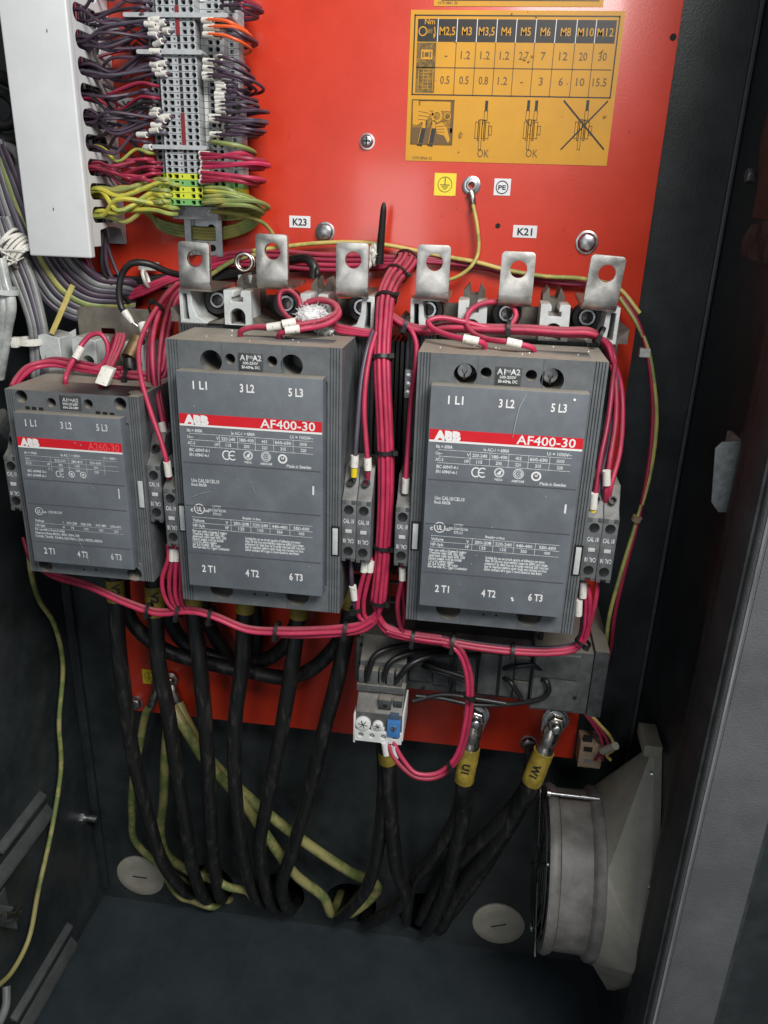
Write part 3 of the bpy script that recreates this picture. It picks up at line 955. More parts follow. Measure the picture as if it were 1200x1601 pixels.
# one block: stepped front with wire and screwdriver openings
def block_meshes():
    hz = PIT * .47
    mb = MB()
    r, s = .0028, .0021
    # central tier
    holes = [list(reversed(circle(-.0165, 0, r, 10))), list(reversed(rect(-.0115, -s, -.0060, s))), list(reversed(rect(-.0030, -.0013, -.0008, .0013))),
             list(reversed(rect(.0075, -s, .0125, s))), list(reversed(circle(.0180, 0, r, 10)))]
    mb.xz([rect(-.0205, -hz, .0218, hz)] + holes, YT, YT + .007)
    mb.box(-.0205, .0218, YT + .007, .001, -hz, hz)
    # lower tiers
    for sg in (-1, 1):
        a, b = (-.0375, -.0208) if sg < 0 else (.0221, .0480)
        y = YT + .016
        hs = [list(reversed(circle(-.0330, 0, r, 10))), list(reversed(rect(-.0285, -s, -.0235, s)))] if sg < 0 else \
             [list(reversed(rect(.0300, -s, .0350, s))), list(reversed(circle(.0405, 0, r, 10)))]
        mb.xz([rect(a, -hz, b, hz)] + hs, y, y + .007)
        mb.box(a, b, y + .007, .001, -hz, hz)
    mb.xz([rect(.0482, -hz, .0600, hz), list(reversed(rect(.0498, -s, .0540, s)))], YT + .030, YT + .036)
    mb.box(.0482, .0600, YT + .036, .001, -hz, hz)
    return mb


def dark_backs():
    mb = MB()
    mb.box(-.0195, .0210, YT + .0066, YT + .0069, -PIT * .4, PIT * .4)
    for a, b in ((-.0365, -.022), (.0232, .047)):
        mb.box(a, b, YT + .0226, YT + .0229, -PIT * .4, PIT * .4)
    return mb


proto = {}
for kind, mt in (('term', 'term'), ('termgreen', 'termgreen'), ('termyel', 'termyel')):
    o = block_meshes().build('housing', M[mt]); d = dark_backs().build('clamp', M['dark'])
    proto[kind] = (o.data, d.data)
    bpy.data.objects.remove(o); bpy.data.objects.remove(d)
strip_me = MB().box(.0002, .0052, YT - .0012, YT - .0002, -PIT * .47, PIT * .47)
st_dark = MB().box(.0016, .0048, YT - .0008, YT - .0001, -PIT * .36, PIT * .36).build('x', M['dark']); st_d = st_dark.data; bpy.data.objects.remove(st_dark)
st_red = MB().box(.0010, .0050, YT - .0016, YT - .0001, -PIT * .5, PIT * .5).build('x', M['termdark']); st_r = st_red.data; bpy.data.objects.remove(st_red)
st_w = MB().box(.0236, .0280, YT + .0140, YT + .0158, -PIT * .46, PIT * .46).build('x', M['termbar']); st_wh = st_w.data; bpy.data.objects.remove(st_w)
parts_rows = [at(330, y, YT).z for y in (25, 83, 232)]
NB = 27
zrow = []
for k in range(NB + 22):
    z = BZ0 + PIT * (k + .5)
    if z > .56:
        break
    near = min(abs(z - p) for p in parts_rows)
    zrow.append(z)
    e = k < 5
    kind = ('termyel' if k in (1, 2, 4) else 'termgreen') if e else 'term'
    lab = ('green terminal block at the foot of the strip' if kind == 'termgreen' else 'yellow green earth terminal block at the foot of the strip') if e else 'grey spring clamp terminal block on the strip'
    b = thing('terminal_block', lab, 'terminal block', (TX, .0, z), 'terminal blocks on the rail')
    for nm, me in (('housing', proto[kind][0]), ('clamp', proto[kind][1])):
        c = bpy.data.objects.new(nm, me); COL.objects.link(c); c.parent = b
    if not e:
        rr = (at(283, 0, YT).z, )
        py_ = (0.4915 - z) / (0.4915 - .2618) * 335
        if 95 < py_ < 225 or py_ < 20:
            b['label'] = 'grey terminal block with a white label strip on the strip'
        if 33 < py_ < 74 or 178 < py_ < 228:
            b['label'] = 'grey terminal block with a red marker' + (' between the first two partitions' if py_ < 100 else ' above the third partition')
        nm, me = (('red_marker', st_r) if (33 < py_ < 74 or 178 < py_ < 228) else ('marker_slot', st_d))
        c = bpy.data.objects.new(nm, me); COL.objects.link(c); c.parent = b
        if 95 < py_ < 225 or py_ < 20:
            c = bpy.data.objects.new('label_strip', st_wh); COL.objects.link(c); c.parent = b
for i, z in enumerate(parts_rows):
    o = MB().xz([rrect(TX - .044 - (.012 if i == 0 else 0), z - .0022, TX + .030 + (.03 if i == 0 else 0), z + .0022, .002)], YT - .0045, YT + .03).build('partition_plate', M['term'], bevel=.0006, seg=1)
    single(o, ['long grey partition plate across the strip above the orange wires', 'grey partition plate across the strip below the orange wires', 'grey partition plate across the strip above the pink wires'][i], 'partition')
eb = thing('end_bracket', 'grey end bracket clamped on the rail below the earth blocks', 'bracket', (TX, .0, BZ0 - .018))
MB().box(TX - .026, TX + .030, YT + .024, .000, BZ0 - .0155, BZ0 - .0006).build('bracket_body', M['term'], eb, bevel=.0012)
for dx in (.004, .013, .0205):
    MB().lathe((TX + dx, YT + .024, BZ0 - .008), (0, -1, 0), [(-.002, .0030), (.0006, .0030), (.0006, .0020), (-.002, .0018)], 14).build('screw', M['bolt'], eb, smooth=True)

# ---- wires from the duct to the strip (left side)
def strip_left(slot_i, py_end, mats, n, sleeve_mat='sleeve', px_end=258, g='', with_sleeve=True, r=.0018, lab=''):
    for k in range(n):
        z0 = slot_z[slot_i] + random.uniform(-.005, .005)
        y0 = random.uniform(-.052, -.025)
        pe = px_end + random.uniform(-14, 8)
        ye = py_end + (k - (n - 1) / 2) * min(9.5, 40 / n) + random.uniform(-1, 1)
        e = at(pe, ye, YT - .004)
        s = Vector((DX1 - .02, y0, z0))
        m1 = Vector((DX1 + .004, y0 - .004, z0 + random.uniform(-.004, .004)))
        m2 = Vector((DX1 + .028, y0 - random.uniform(.0, .022), (z0 + e.z) / 2 + random.uniform(-.018, .014)))
        m3 = e + Vector((-.018, .003 + random.random() * .008, random.uniform(-.004, .004)))
        mt = random.choice(mats)
        wo = wire('strip_wire', [s, m1, m2, m3, e, e + Vector((.004, .012, 0))], lab, g, mt, r=r, world=True, n=7, per=5)
        if with_sleeve and random.random() < .75:
            d = (e - m3).normalized()
            MB().tube([e - d * .0125, e - d * .006, e + d * .0005], .0033, 9).build('marker_sleeve', M['sleeve'], wo, smooth=True)


i0 = 0
# slot_z is ordered bottom to top; find slot by picture row
def slot_near(py):
    z = atx(133 + 0.075 * py, py, DX1 - .003).z
    return min(range(len(slot_z)), key=lambda i: abs(slot_z[i] - z))


gl = 'wires from the duct to the terminal strip'
strip_left(slot_near(27), 12, ['pink2', 'purple'], 3, px_end=236, g=gl, with_sleeve=False, lab='thin dark red wire crossing to the top of the terminal strip')
strip_left(slot_near(60), 47, ['purple', 'purple', 'greypurple'], 8, px_end=256, g=gl, lab='dark purple wire between the duct and the strip above the second partition')
strip_left(slot_near(103), 98, ['purple', 'purple', 'greypurple'], 7, px_end=256, g=gl, lab='dark purple wire between the duct and the strip below the second partition')
strip_left(slot_near(145), 150, ['purple', 'blackwire', 'pink2'], 6, px_end=240, g=gl, with_sleeve=False, lab='dark purple wire passing behind the strip from a duct slot')
strip_left(slot_near(187), 190, ['purple', 'purple', 'greypurple'], 8, px_end=261, g=gl, lab='dark purple wire between the duct and the strip above the third partition')
strip_left(slot_near(225), 221, ['purple'], 3, px_end=232, g=gl, lab='dark purple wire with loose sleeve above the third partition')
strip_left(slot_near(225), 238, ['pe'], 1, px_end=242, g=gl, with_sleeve=False, lab='single green yellow wire among purple wires at the third partition')
strip_left(slot_near(262), 266, ['pink2', 'pink', 'pink2'], 7, px_end=236, g=gl, with_sleeve=False, lab='pink red wire between the duct and the lower part of the strip')
strip_left(slot_near(300), 298, ['pe', 'pe', 'olive'], 5, px_end=268, g=gl, with_sleeve=False, r=.0027, lab='green yellow wire from the lower duct slot to the earth blocks')
strip_left(slot_near(336), 320, ['pe', 'olive'], 4, px_end=262, g=gl, with_sleeve=False, r=.0027, lab='green yellow wire from the lowest duct slot to the earth blocks')
for k in range(22):
    z0 = random.uniform(.30, .54)
    wire('strip_wire', [Vector((DX1 - .01, -.01 + random.uniform(-.02, .01), z0)), Vector((DX1 + .02, random.uniform(-.02, .008), z0 + random.uniform(-.02, .02))), Vector((DX1 + .045, random.uniform(-.02, .008), z0 + random.uniform(-.03, .03))), Vector((TX - .036, random.uniform(-.02, .005), z0 + random.uniform(-.03, .03)))],
         'dark wire tangled behind the others between duct and strip', gl, random.choice(['purple', 'purple', 'pink2', 'greypurple']), r=.0018, world=True, n=7)
# ---- loops on the right side of the strip
gr = 'wire loops right of the terminal strip'


def strip_right(py0, py1, n, mats, reach, px0=318, sl=True, drop=8, r=.0018, lab='', back=True):
    for k in range(n):
        f = k / max(1, n - 1)
        py = py0 + (py1 - py0) * f
        tier = random.random() < .45
        a = at(px0 + (20 if tier else 0) + random.uniform(-2, 2), py, YT - .003 + (.014 if tier else 0))
        rc = reach + random.uniform(-22, 13)
        up = random.uniform(-11, 9)
        p1 = at(px0 + 32, py + up * .4 + 1, YT - .012)
        p2 = at(rc - 22, py + drop * .6 + up, YT - .010)
        p3 = at(rc, py + drop * 1.6 + up, YT + .018)
        p4 = at(rc - 18, py + drop * 2.2 + up, .004)
        p5 = at(rc - 60, py + drop * 2.0, .008)
        p6 = at(px0 + 12, py + drop * 1.6, .008)
        mt = random.choice(mats)
        wo = wire('strip_wire', [a + Vector((-.003, .012, 0)), a, p1, p2, p3, p4, p5, p6], lab, gr, mt, r=r, world=True, n=7, per=5)
        if sl:
            d = (p1 - a).normalized()
            MB().tube([a, a + d * .007, a + d * .0135], .0033, 9).build('marker_sleeve', M['sleeve'], wo, smooth=True)


strip_right(-6, 14, 5, ['pink2', 'purple'], 410, px0=345, sl=False, drop=9, lab='dark red wire looping out at the top of the terminal strip')
strip_right(32, 54, 3, ['orange'], 398, drop=14, lab='orange wire looping out of the terminal strip')
strip_right(42, 58, 2, ['purple'], 400, px0=330, drop=12, lab='dark purple wire looping out among the orange wires')
strip_right(90, 122, 7, ['purple', 'purple', 'greypurple'], 402, drop=14, lab='dark purple wire looping out below the orange wires')
strip_right(128, 172, 8, ['purple', 'greypurple'], 396, px0=338, drop=7, lab='dark purple wire looping out beside the white label strip')
strip_right(178, 210, 8, ['purple', 'purple', 'greypurple'], 418, px0=330, drop=3, lab='dark purple wire looping out above the third partition')
strip_right(222, 224, 1, ['olive'], 409, px0=310, drop=10, sl=False, r=.0027, lab='olive yellow wire looping out at the third partition')
strip_right(240, 284, 7, ['pink', 'pink', 'pink2'], 412, px0=314, drop=4, r=.0026, lab='pink red wire looping out above the earth blocks')
strip_right(294, 322, 7, ['olive', 'pe', 'olive'], 408, px0=320, drop=10, sl=False, r=.0026, lab='olive green wire looping out of the earth blocks')
for k in range(4):
    wire('strip_wire', [(210 + 8 * k, 322 + 3 * k, .0), (250, 345 + 4 * k, .008), (320, 358 + 5 * k, .010), (370, 352 + 5 * k, .008), (402, 330 + 6 * k, .0), (404, 318, -.02)],
         'olive green wire sagging behind the rail below the earth blocks', gr, 'olive', r=.0026)
wire('strip_wire', [(330, 330, -.04), (372, 335, -.045), (405, 345, -.03), (422, 360, -.01), (436, 385, .0)], 'olive green wire running down from the earth blocks to the plate', gr, 'olive', r=.0024)


# ================================================================== contactors
CW, CH = .186, .3021
CY = -0.200
PL, PR_, PT, PB, PPR = .0155, .0162, .0287, .0283, .0168


def ridged_strip(mb, x0, x1, yf, yb, z0, z1, n):
    """upright strip whose front is cut by n fine grooves"""
    w_ = (x1 - x0) / n
    p = [(x0, yb)]
    for i in range(n):
        a = x0 + i * w_
        p += [(a, yf + (.0012 if i else 0.0)), (a + w_ * .18, yf), (a + w_ * .72, yf), (a + w_ * .82, yf + .0016), (a + w_ * .98, yf + .0016)]
    p[-1] = (x1, yf); p[-2] = (x1 - w_ * .2, yf)
    p.append((x1, yb))
    mb.xy([p], z0, z1)


def contactor(name, label, x, z, group, model, screws, idx):
    root = thing(name, label, 'contactor', (x + CW / 2, YP, z - CH), group)
    # --- front box
    rw = .0150
    mb = MB()
    ridged_strip(mb, x, x + rw, CY, CY + .05, z - CH, z, 5)
    ridged_strip(mb, x + CW - rw, x + CW, CY, CY + .05, z - CH, z, 5)
    xa, xb = x + rw, x + CW - rw
    cxl, cxr, zc = x + .0480, x + CW - .0525, z - .0205
    sxl, sxr = x + .0685, x + .1130
    bigr, smr = .0117, .0056
    top = [rect(xa, z - PT - .006, xb, z), list(reversed(circle(cxl, zc, bigr, 28))), list(reversed(circle(cxr, zc, bigr, 28))),
           list(reversed(circle(sxl, zc + .0035, smr, 18))), list(reversed(circle(sxr, zc + .0035, smr, 18)))]
    mb.xz(top, CY, CY + .05)
    mb.box(xa, xb, CY + .002, CY + .05, z - CH + PB + .004, z - PT - .006)
    # bottom strip with half-round cut-outs
    zb_ = z - CH
    bot = [rect(xa, zb_, xb, zb_ + PB + .004)]
    for cx in (x + .0475, x + .1370):
        bot.append(list(reversed(circle(cx, zb_ + .0195, .0140, 24))))
    for cx in (x + .0870, x + .1010):
        bot.append(list(reversed(circle(cx, zb_ + .0150, .0016, 8))))
    mb.xz(bot, CY, CY + .03)
    mb.box(xa, xb, CY + .0302, CY + .05, zb_, zb_ + PB + .004)
    # rear half of the front box
    mb.box(x, x + CW, CY + .0502, -.1125, z - CH, z)
    mb.build('housing', M['grey'], root, bevel=.0007, seg=1, angle=60)
    # fine joints on the front
    pr = Print(CY - .0002)
    for cx in (x + .0600, x + .1240):
        pr.line((cx, z - .001), (cx, z - PT + .001), .0006, 'seam')
        pr.line((cx + .001, zb_ + .001), (cx + .001, zb_ + PB - .001), .0006, 'seam')
    pr.build(root, {'seam': 'joint_lines'})
    # coil marking plate
    co = MB().box(x + .0775, x + .1035, CY - .0008, CY + .001, z - .0282, z - .0095).build('coil_marking', M['darkgrey'], root, bevel=.0004)
    pr = Print(CY - .0010)
    cx = x + .0905
    pr.text('A1', cx - .0072, z - .0145, .0058, 'dimwhite', .02)
    pr.text('A2', cx + .0068, z - .0145, .0058, 'dimwhite', .02)
    pr.text('TO', cx - .0002, z - .0140, .0026, 'dimwhite', .02)
    pr.text('100-250V', cx, z - .0200, .0030, 'dimwhite', .03, width=.0160)
    pr.text('50-60Hz, DC', cx, z - .0242, .0030, 'dimwhite', .03, width=.0190)
    for sg in (-1, 1):
        pr.line((cx + sg * .0127, z - .0279), (cx + sg * .0127, z - .0098), .0005, 'seam')
    pr.build(co, {'dimwhite': 'printed_lettering', 'seam': 'edge_line'})
    for cxx in (cxl, cxr):
        if screws:
            s = MB().lathe((cxx - .001, CY + .016, zc + .003), (0, -1, -.05), [(0, .0085), (.004, .0085), (.006, .0070), (.0062, .0030), (.003, .0022), (.003, .0001)], 20).build('screw', M['bolt'], root, smooth=True)
            MB().box(cxx - .0018, cxx - .0002, CY + .0078, CY + .0098, zc - .006, zc - .0005).build('screw_slot', M['dark'], s)
    # --- raised front panel
    p0x, p1x, p0z, p1z = x + PL, x + CW - PR_, z - PT, z - CH + PB
    pf = CY - PPR
    mb = MB().xz([rect(p0x, p1z, p1x, p0z)], pf, CY - .0004)
    panel = mb.build('front_panel', M['panel'], root, bevel=.0012, seg=2)
    pr = Print(pf - .00025)
    U = lambda px, py: at(px, py, pf)          # photo coordinates of the first contactor
    dx, dz = x + .1348, z - .1433
    X = lambda px, py: at(px, py, pf).x + dx
    Z = lambda px, py: at(px, py, pf).z + dz
    # seams: slightly recessed joints
    for py in (722, 789, 862):
        zl = Z(285, py)
        MB().box(p0x + .002, p1x - .002, pf - .0003, pf + .0002, zl - .0006, zl + .0006).build('panel_joint', M['seam'], panel)
    # red stripe
    zs1, zs0 = Z(280, 645.5), Z(280, 661.5)
    MB().box(p0x + .0012, p1x - .0010, pf - .0004, pf - .0001, zs0, zs1).build('red_stripe', M['logored'], panel)
    MB().box(p0x + .0012, p1x - .0010, pf - .0004, pf - .0001, zs0 - .0022, zs0 - .0001).build('white_rule', M['white'], panel)
    zm = (zs0 + zs1) / 2
    # block logo: three heavy letters
    pr.text('ABB', p0x + .0060, zm + .0002, .0106, 'white', .075, anchor='l', width=.0270, lift=.0003)
    for q in (.42, .68, .97):
        pass
    mk = 'rednum' if model.startswith('A2') else 'white'
    pr.text(model, p1x - .0080, zm + .0002, .0092, mk, .012, anchor='r', width=.0580, lift=.0003)
    for s, px, py in (('1 L1', 312, 602), ('3 L2', 386, 607), ('5 L3', 462, 613.5), ('2 T1', 326, 889), ('4 T2', 394, 896), ('6 T3', 462.5, 902)):
        pr.text(s, X(px, py), Z(px, py), .0086, 'white', .022, width=.0152)
    # rating table
    h3 = .0036
    xt0, xt1 = X(293, 690), X(489, 700)
    def row(z_, items):
        for s, xx_, wd, an in items:
            pr.text(s, xx_, z_, h3, 'dimwhite', .03, anchor=an, width=wd)
    span = xt1 - xt0
    c_ = lambda f: xt0 + span * f
    z1 = Z(293, 672); z2 = Z(293, 682); z3 = Z(293, 691.5)
    row(z1, [('Ith = 600A', c_(0), span * .125, 'l'), ('Ie AC-1 = 600A', c_(.355), span * .19, 'l'), ('Ui = 1000V~', c_(1.0), span * .18, 'r')])
    row(z2, [('Ue~', c_(0), span * .05, 'l'), ('V', c_(.245), None, 'c'), ('220-240', c_(.33), span * .11, 'c'), ('380-400', c_(.475), span * .12, 'c'), ('415', c_(.618), span * .045, 'c'), ('660-690', c_(.765), span * .13, 'c'), ('1000', c_(.925), span * .055, 'c')])
    row(z3, [('AC-3', c_(0), span * .06, 'l'), ('kW', c_(.235), span * .035, 'c'), ('115', c_(.33), span * .045, 'c'), ('200', c_(.475), span * .045, 'c'), ('220', c_(.618), span * .045, 'c'), ('315', c_(.765), span * .045, 'c'), ('220', c_(.925), span * .045, 'c')])
    for zl in ((z1 + z2) / 2, (z2 + z3) / 2, z3 - .0036):
        pr.line((c_(.02), zl), (c_(1.0), zl), .0005, 'dimwhite')
    for f in (.26, .405, .545, .69, .845):
        pr.line((c_(f), (z1 + z2) / 2), (c_(f), z3 - .0036), .0005, 'dimwhite', .0001)
    zc1 = Z(296, 702.5); zc2 = Z(296, 710)
    row(zc1, [('IEC 60947-4-1', c_(.01), span * .165, 'l')]); row(zc2, [('EN 60947-4-1', c_(.01), span * .158, 'l')])
    # approval marks
    zk = Z(360, 712)
    for q, xk in enumerate((X(354, 711), X(363.5, 712))):
        pr.arc(xk, zk, .0042, .0048, .0013, PI * .28, PI * 1.72, 'white')
        if q:
            pr.line((xk - .0034, zk), (xk + .0012, zk), .0012, 'white', .0001)
    xk, zk = X(387.5, 712), Z(387.5, 712)
    pr.ring(xk, zk, .0044, .0016, 'dimwhite'); pr.poly([(xk - .003, zk - .002), (xk + .001, zk - .003), (xk + .0028, zk + .003), (xk, zk + .0015)], 'dimwhite')
    pr.text('ME06', xk, zk - .0075, .0026, 'dimwhite', .03)
    xk, zk = X(415.5, 714), Z(415.5, 714)
    pr.ring(xk, zk, .0050, .0009, 'dimwhite', lift=.0001); pr.ring(xk, zk, .0034, .0008, 'dimwhite', lift=.0001); pr.text('CCC', xk, zk, .0032, 'dimwhite', .03)
    pr.text('A002568', xk, zk - .0078, .0026, 'dimwhite', .03)
    xk, zk = X(441.5, 717.5), Z(441.5, 717.5)
    pr.ring(xk, zk, .0042, .0018, 'white'); pr.line((xk - .001, zk + .001), (xk, zk - .001), .0010, 'white'); pr.line((xk, zk - .001), (xk + .0014, zk + .002), .0010, 'white')
    pr.text('Made in Sweden', X(467, 729.5), Z(467, 729.5), .0036, 'dimwhite', .03, width=.0262)
    # middle field
    if not model.startswith('A2'):
        pr.text('Use CAL18/CEL18', X(299, 750), Z(299, 750), .0040, 'dimwhite', .03, anchor='l', width=.0310)
        pr.text('Book 5th/26', X(299, 756.5), Z(299, 756.5), .0036, 'dimwhite', .03, anchor='l', width=.0170)
    xk, zk = X(489.5, 767), Z(489.5, 767)
    pr.rect(xk - .0010, zk - .0050, xk + .0010, zk + .0050, 'dimwhite')
    # lower table
    xk, zk = X(311.5, 795.5), Z(311.5, 795.5)
    pr.ring(xk, zk, .0056, .0009, 'white'); pr.text('UL', xk, zk, .0055, 'white', .02, width=.0055)
    pr.text('c', xk - .0085, zk - .001, .0050, 'white', .02); pr.text('us', xk + .0088, zk - .001, .0040, 'white', .02)
    xk, zk = X(339, 798), Z(339, 798)
    for i, s in enumerate(('LISTED', 'IND CONT EQ 2H6', 'E73161')):
        pr.text(s, xk, zk + .0042 - .0042 * i, .0030, 'dimwhite', .03, width=(.0100, .0200, .0090)[i])
    xt0, xt1 = X(301, 815), X(488, 832); span = xt1 - xt0
    z0_, z1, z2 = Z(392, 810.5) , Z(301, 812.5), Z(301, 820.5)
    pr.text('Breaking at lines', c_(.50), z0_, .0030, 'dimwhite', .03, width=span * .15)
    row(z1, [('Voltage', c_(0), span * .10, 'l'), ('V', c_(.29), None, 'c'), ('200-208', c_(.41), span * .13, 'c'), ('220-240', c_(.57), span * .13, 'c'), ('440-480', c_(.73), span * .13, 'c'), ('550-600', c_(.91), span * .13, 'c')])
    row(z2, [('HP-3ph', c_(0), span * .10, 'l'), ('HP', c_(.29), span * .03, 'c'), ('125', c_(.41), span * .05, 'c'), ('150', c_(.57), span * .05, 'c'), ('350', c_(.73), span * .05, 'c'), ('400', c_(.91), span * .05, 'c')])
    for zl in (z1 + .0036, (z1 + z2) / 2, z2 - .0036):
        pr.line((c_(0), zl), (c_(1.0), zl), .0005, 'dimwhite')
    for f in (.325, .49, .65, .815):
        pr.line((c_(f), z1 + .0036), (c_(f), z2 - .0036), .0005, 'dimwhite', .0001)
    lines1 = ('For use with a Hoege II motor', 'Overload relay 200, 240, 500', 'overload relay type 600, 200', 'Heavy mains lugs to install', 'CU 75C wiring, fusing', 'to 2.6 Kcmil, 38 type', 'See Service AC Type Contactor')
    if model.startswith('A2'):
        lines1 = ('For use with a Hoege II relays', 'Overload Relay DCOL 4200, 300+, 500, 547', 'TA200, TA400, TA450, DLS RD1, LDA, HECO, RECO')
    wd1 = (.74, .68, .72, .66, .52, .60, .80)
    for i, s in enumerate(lines1):
        py = 829 + i * 4.15
        if model.startswith('A2'):
            wq = (.055, .088, .125)[i]
        else:
            wq = .0395 * wd1[i] / .74
        pr.text(s, X(301, py), Z(301, py), .0034, 'dimwhite', .04, anchor='l', width=wq)
    if not model.startswith('A2'):
        lines2 = ('Suitable for use on circuit capable of delivering not more', 'than 30 kA rms symmetrical amperes 600V max when', 'protected by class fuse or breaker marked 200 max but', 'any in marked ratings after fault see manual service', 'allow contact of a type 2 co-ordination see front')
        for i, s in enumerate(lines2):
            px, py = 383, 841 + i * 4.4
            pr.text(s, X(px, py), Z(px, py), .0034, 'dimwhite', .04, anchor='l', width=(.062, .0655, .0670, .0655, .061)[i])
    # wear
    for k in range(16):
        cx, cz = random.uniform(p0x + .01, p1x - .01), random.uniform(p1z + .01, p0z - .01)
        r_ = random.uniform(.0003, .0010)
        pr.poly([(cx + r_ * random.uniform(.5, 1.3) * math.cos(2 * PI * i / 6), cz + r_ * random.uniform(.5, 1.3) * math.sin(2 * PI * i / 6)) for i in range(6)], 'scratch', .0001)
    if idx == 2:
        q = [(824, 614), (818, 624), (812, 636), (808, 650), (804, 668), (801, 684)]
        pr.ribbon([(v.x, v.z) for v in (at(*a, pf) for a in q)], .0009, 'scratch', .0009)
        for px, py in ((898, 625), (800, 935), (801, 938)):
            a_ = at(px, py, pf); pr.disc(a_.x, a_.z, .0014, 'white', 8, .0004)
    if idx == 1:
        for a, b in (((302, 776), (312, 772)), ((312, 772), (328, 768)), ((395, 760), (399, 772))):
            a_, b_ = at(*a, pf), at(*b, pf)
            pr.line((a_.x, a_.z), (b_.x, b_.z), .0006, 'scratch', .0009)
    pr.build(panel, {'white': 'printed_lettering', 'dimwhite': 'small_print', 'rednum': 'model_number', 'logored': 'logo_line', 'scratch': 'scratches'})
    # white catches on the ridged edges
    for (xx0, py0, py1) in ((x + .0025, 790, 828), (x + CW - .0090, 806, 846)):
        zt, zbm = at(283, py0, CY).z + dz, at(283, py1, CY).z + dz
        c = MB().box(xx0 - .0010, xx0 + .0085, CY - .0006, CY + .004, zbm - .002, zt + .002).build('catch_recess', M['black'], root)
        MB().box(xx0 + .0008, xx0 + .0066, CY - .0024, CY - .0004, zbm, zt).build('white_catch', M['barrier'], root, bevel=.0006)
    # --- rear body with grooved flanks
    rx0, rx1 = x - .0200, x + CW + .0200
    mb = MB()
    ridged_strip(mb, rx0, x + .012, -.1115, -.1000, z - CH + .012, z + .0035, 9)
    ridged_strip(mb, x + CW - .012, rx1, -.1115, -.1000, z - CH + .012, z + .0035, 9)
    mb.box(rx0, rx1, -.0998, -.030, z - CH + .012, z + .0035)
    mb.build('rear_body', M['darkgrey'], root, bevel=.0008, seg=1, angle=60)
    MB().box(rx0 + .010, rx1 - .010, -.030, YP - .001, z - CH + .02, z - .01).build('base', M['black'], root)
    # --- terminal chambers on top
    zt = z + .0036
    cen = [x + CW / 2 + k * .0880 for k in (-1, 0, 1)]
    # back wall of the chambers, curved floor
    mb = MB().box(rx0 + .006, rx1 - .006, -.026, -.020, zt, zt + .026)
    for c in cen:
        arc = [(-.036, .0)] + [(-.036 + .072 * i / 12, .0145 * (abs(-1 + 2 * i / 12) ** 3)) for i in range(13)] + [(.036, .0)]
        loop = [(c + u, zt + .0002 + v) for u, v in [(-.036, 0.0)] + [(-.036 + .072 * i / 12, .0012 + .0145 * (abs(-1 + 2 * i / 12) ** 3)) for i in range(13)] + [(.036, 0.0)]]
        mb.xz([loop], -.104, -.027)
    mb.build('terminal_chambers', M['dusty'], root, bevel=0)
    for bi, bx in enumerate((x + CW / 2 - .044, x + CW / 2 + .044)):
        # H-shaped barrier
        w2 = .0155; hb = .0385
        p = [(bx - w2, zt), (bx - w2, zt + hb), (bx - .0052, zt + hb), (bx - .0040, zt + hb - .003), (bx - .0040, zt + hb - .0075), (bx - .0068, zt + hb - .0075), (bx - .0068, zt + hb - .0125),
             (bx + .0068, zt + hb - .0125), (bx + .0068, zt + hb - .0075), (bx + .0040, zt + hb - .0075), (bx + .0040, zt + hb - .003), (bx + .0052, zt + hb), (bx + w2, zt + hb), (bx + w2 + .001, zt)]
        arch = [(bx - .0088, zt + .0012)] + [(bx + .0088 * math.cos(PI - PI * i / 10), zt + .0100 + .0088 * math.sin(PI - PI * i / 10)) for i in range(11)] + [(bx + .0088, zt + .0012)]
        b = MB().xz([p, arch], -.1085, -.070).build('barrier', M['barrier'], root, bevel=.0006, seg=1)
        MB().xz([[(bx - .012, zt), (bx - .012, zt + hb + .006), (bx - .006, zt + hb + .014), (bx - .004, zt + hb + .002), (bx + .004, zt + hb + .002), (bx + .007, zt + hb + .014), (bx + .012, zt + hb + .005), (bx + .012, zt)]], -.069, -.030).build('rear_barrier', M['dusty'], root)
    for sg, ex in ((-1, rx0 + .002), (1, rx1 - .002)):
        # end walls: narrow slotted uprights whose foot sweeps inward
        f = lambda u: ex - sg * u
        p = [(f(-.0005), zt), (f(-.0005), zt + .0385), (f(.013), zt + .0385), (f(.0145), zt + .020), (f(.019), zt + .008), (f(.031), zt + .0018), (f(.031), zt)]
        slot = [(f(.0035), zt + .004), (f(.0035), zt + .0325), (f(.0085), zt + .0325), (f(.0090), zt + .016), (f(.0105), zt + .004)]
        MB().xz([p, slot], -.1085, -.050).build('end_wall', M['barrier'], root, bevel=.0006, seg=1)
    # --- terminal bars, screws
    for k, c in enumerate(cen):
        ztop, zbend, tilt = (((.2355, .187, -.02), (.2465, .193, .0), (.2410, .188, .0)) if idx == 1 else ((.2420, .188, .0), (.2385, .187, .0), (.2385, .186, -.05)))[k]
        w_ = .0175
        yv = -.118
        tb = thing_part = None
        lp = rrect(-w_, zbend + .004, w_, ztop, .004, 3)
        hole = list(reversed(circle(0.001, ztop - .0175, .0088, 24)))
        mb = MB().xz([lp, hole], yv - .0022, yv + .0044)
        # bend and horizontal arm
        pr_ = [(yv - .0022, zbend + .0048)]
        for i in range(6):
            a = PI + (PI / 2) * i / 5
            pr_.append((yv - .0022 + .0088 + .0088 * math.cos(a), zbend + .0046 + .0088 * math.sin(a)))
        pr_ += [(-.030, zbend - .0042), (-.030, zbend + .0002)]
        for i in range(6):
            a = 3 * PI / 2 - (PI / 2) * i / 5
            pr_.append((yv - .0022 + .0088 + .0044 * math.cos(a), zbend + .0046 + .0044 * math.sin(a)))
        pr_.append((yv + .0022, zbend + .0048))
        mb.yz([pr_], -w_, w_)
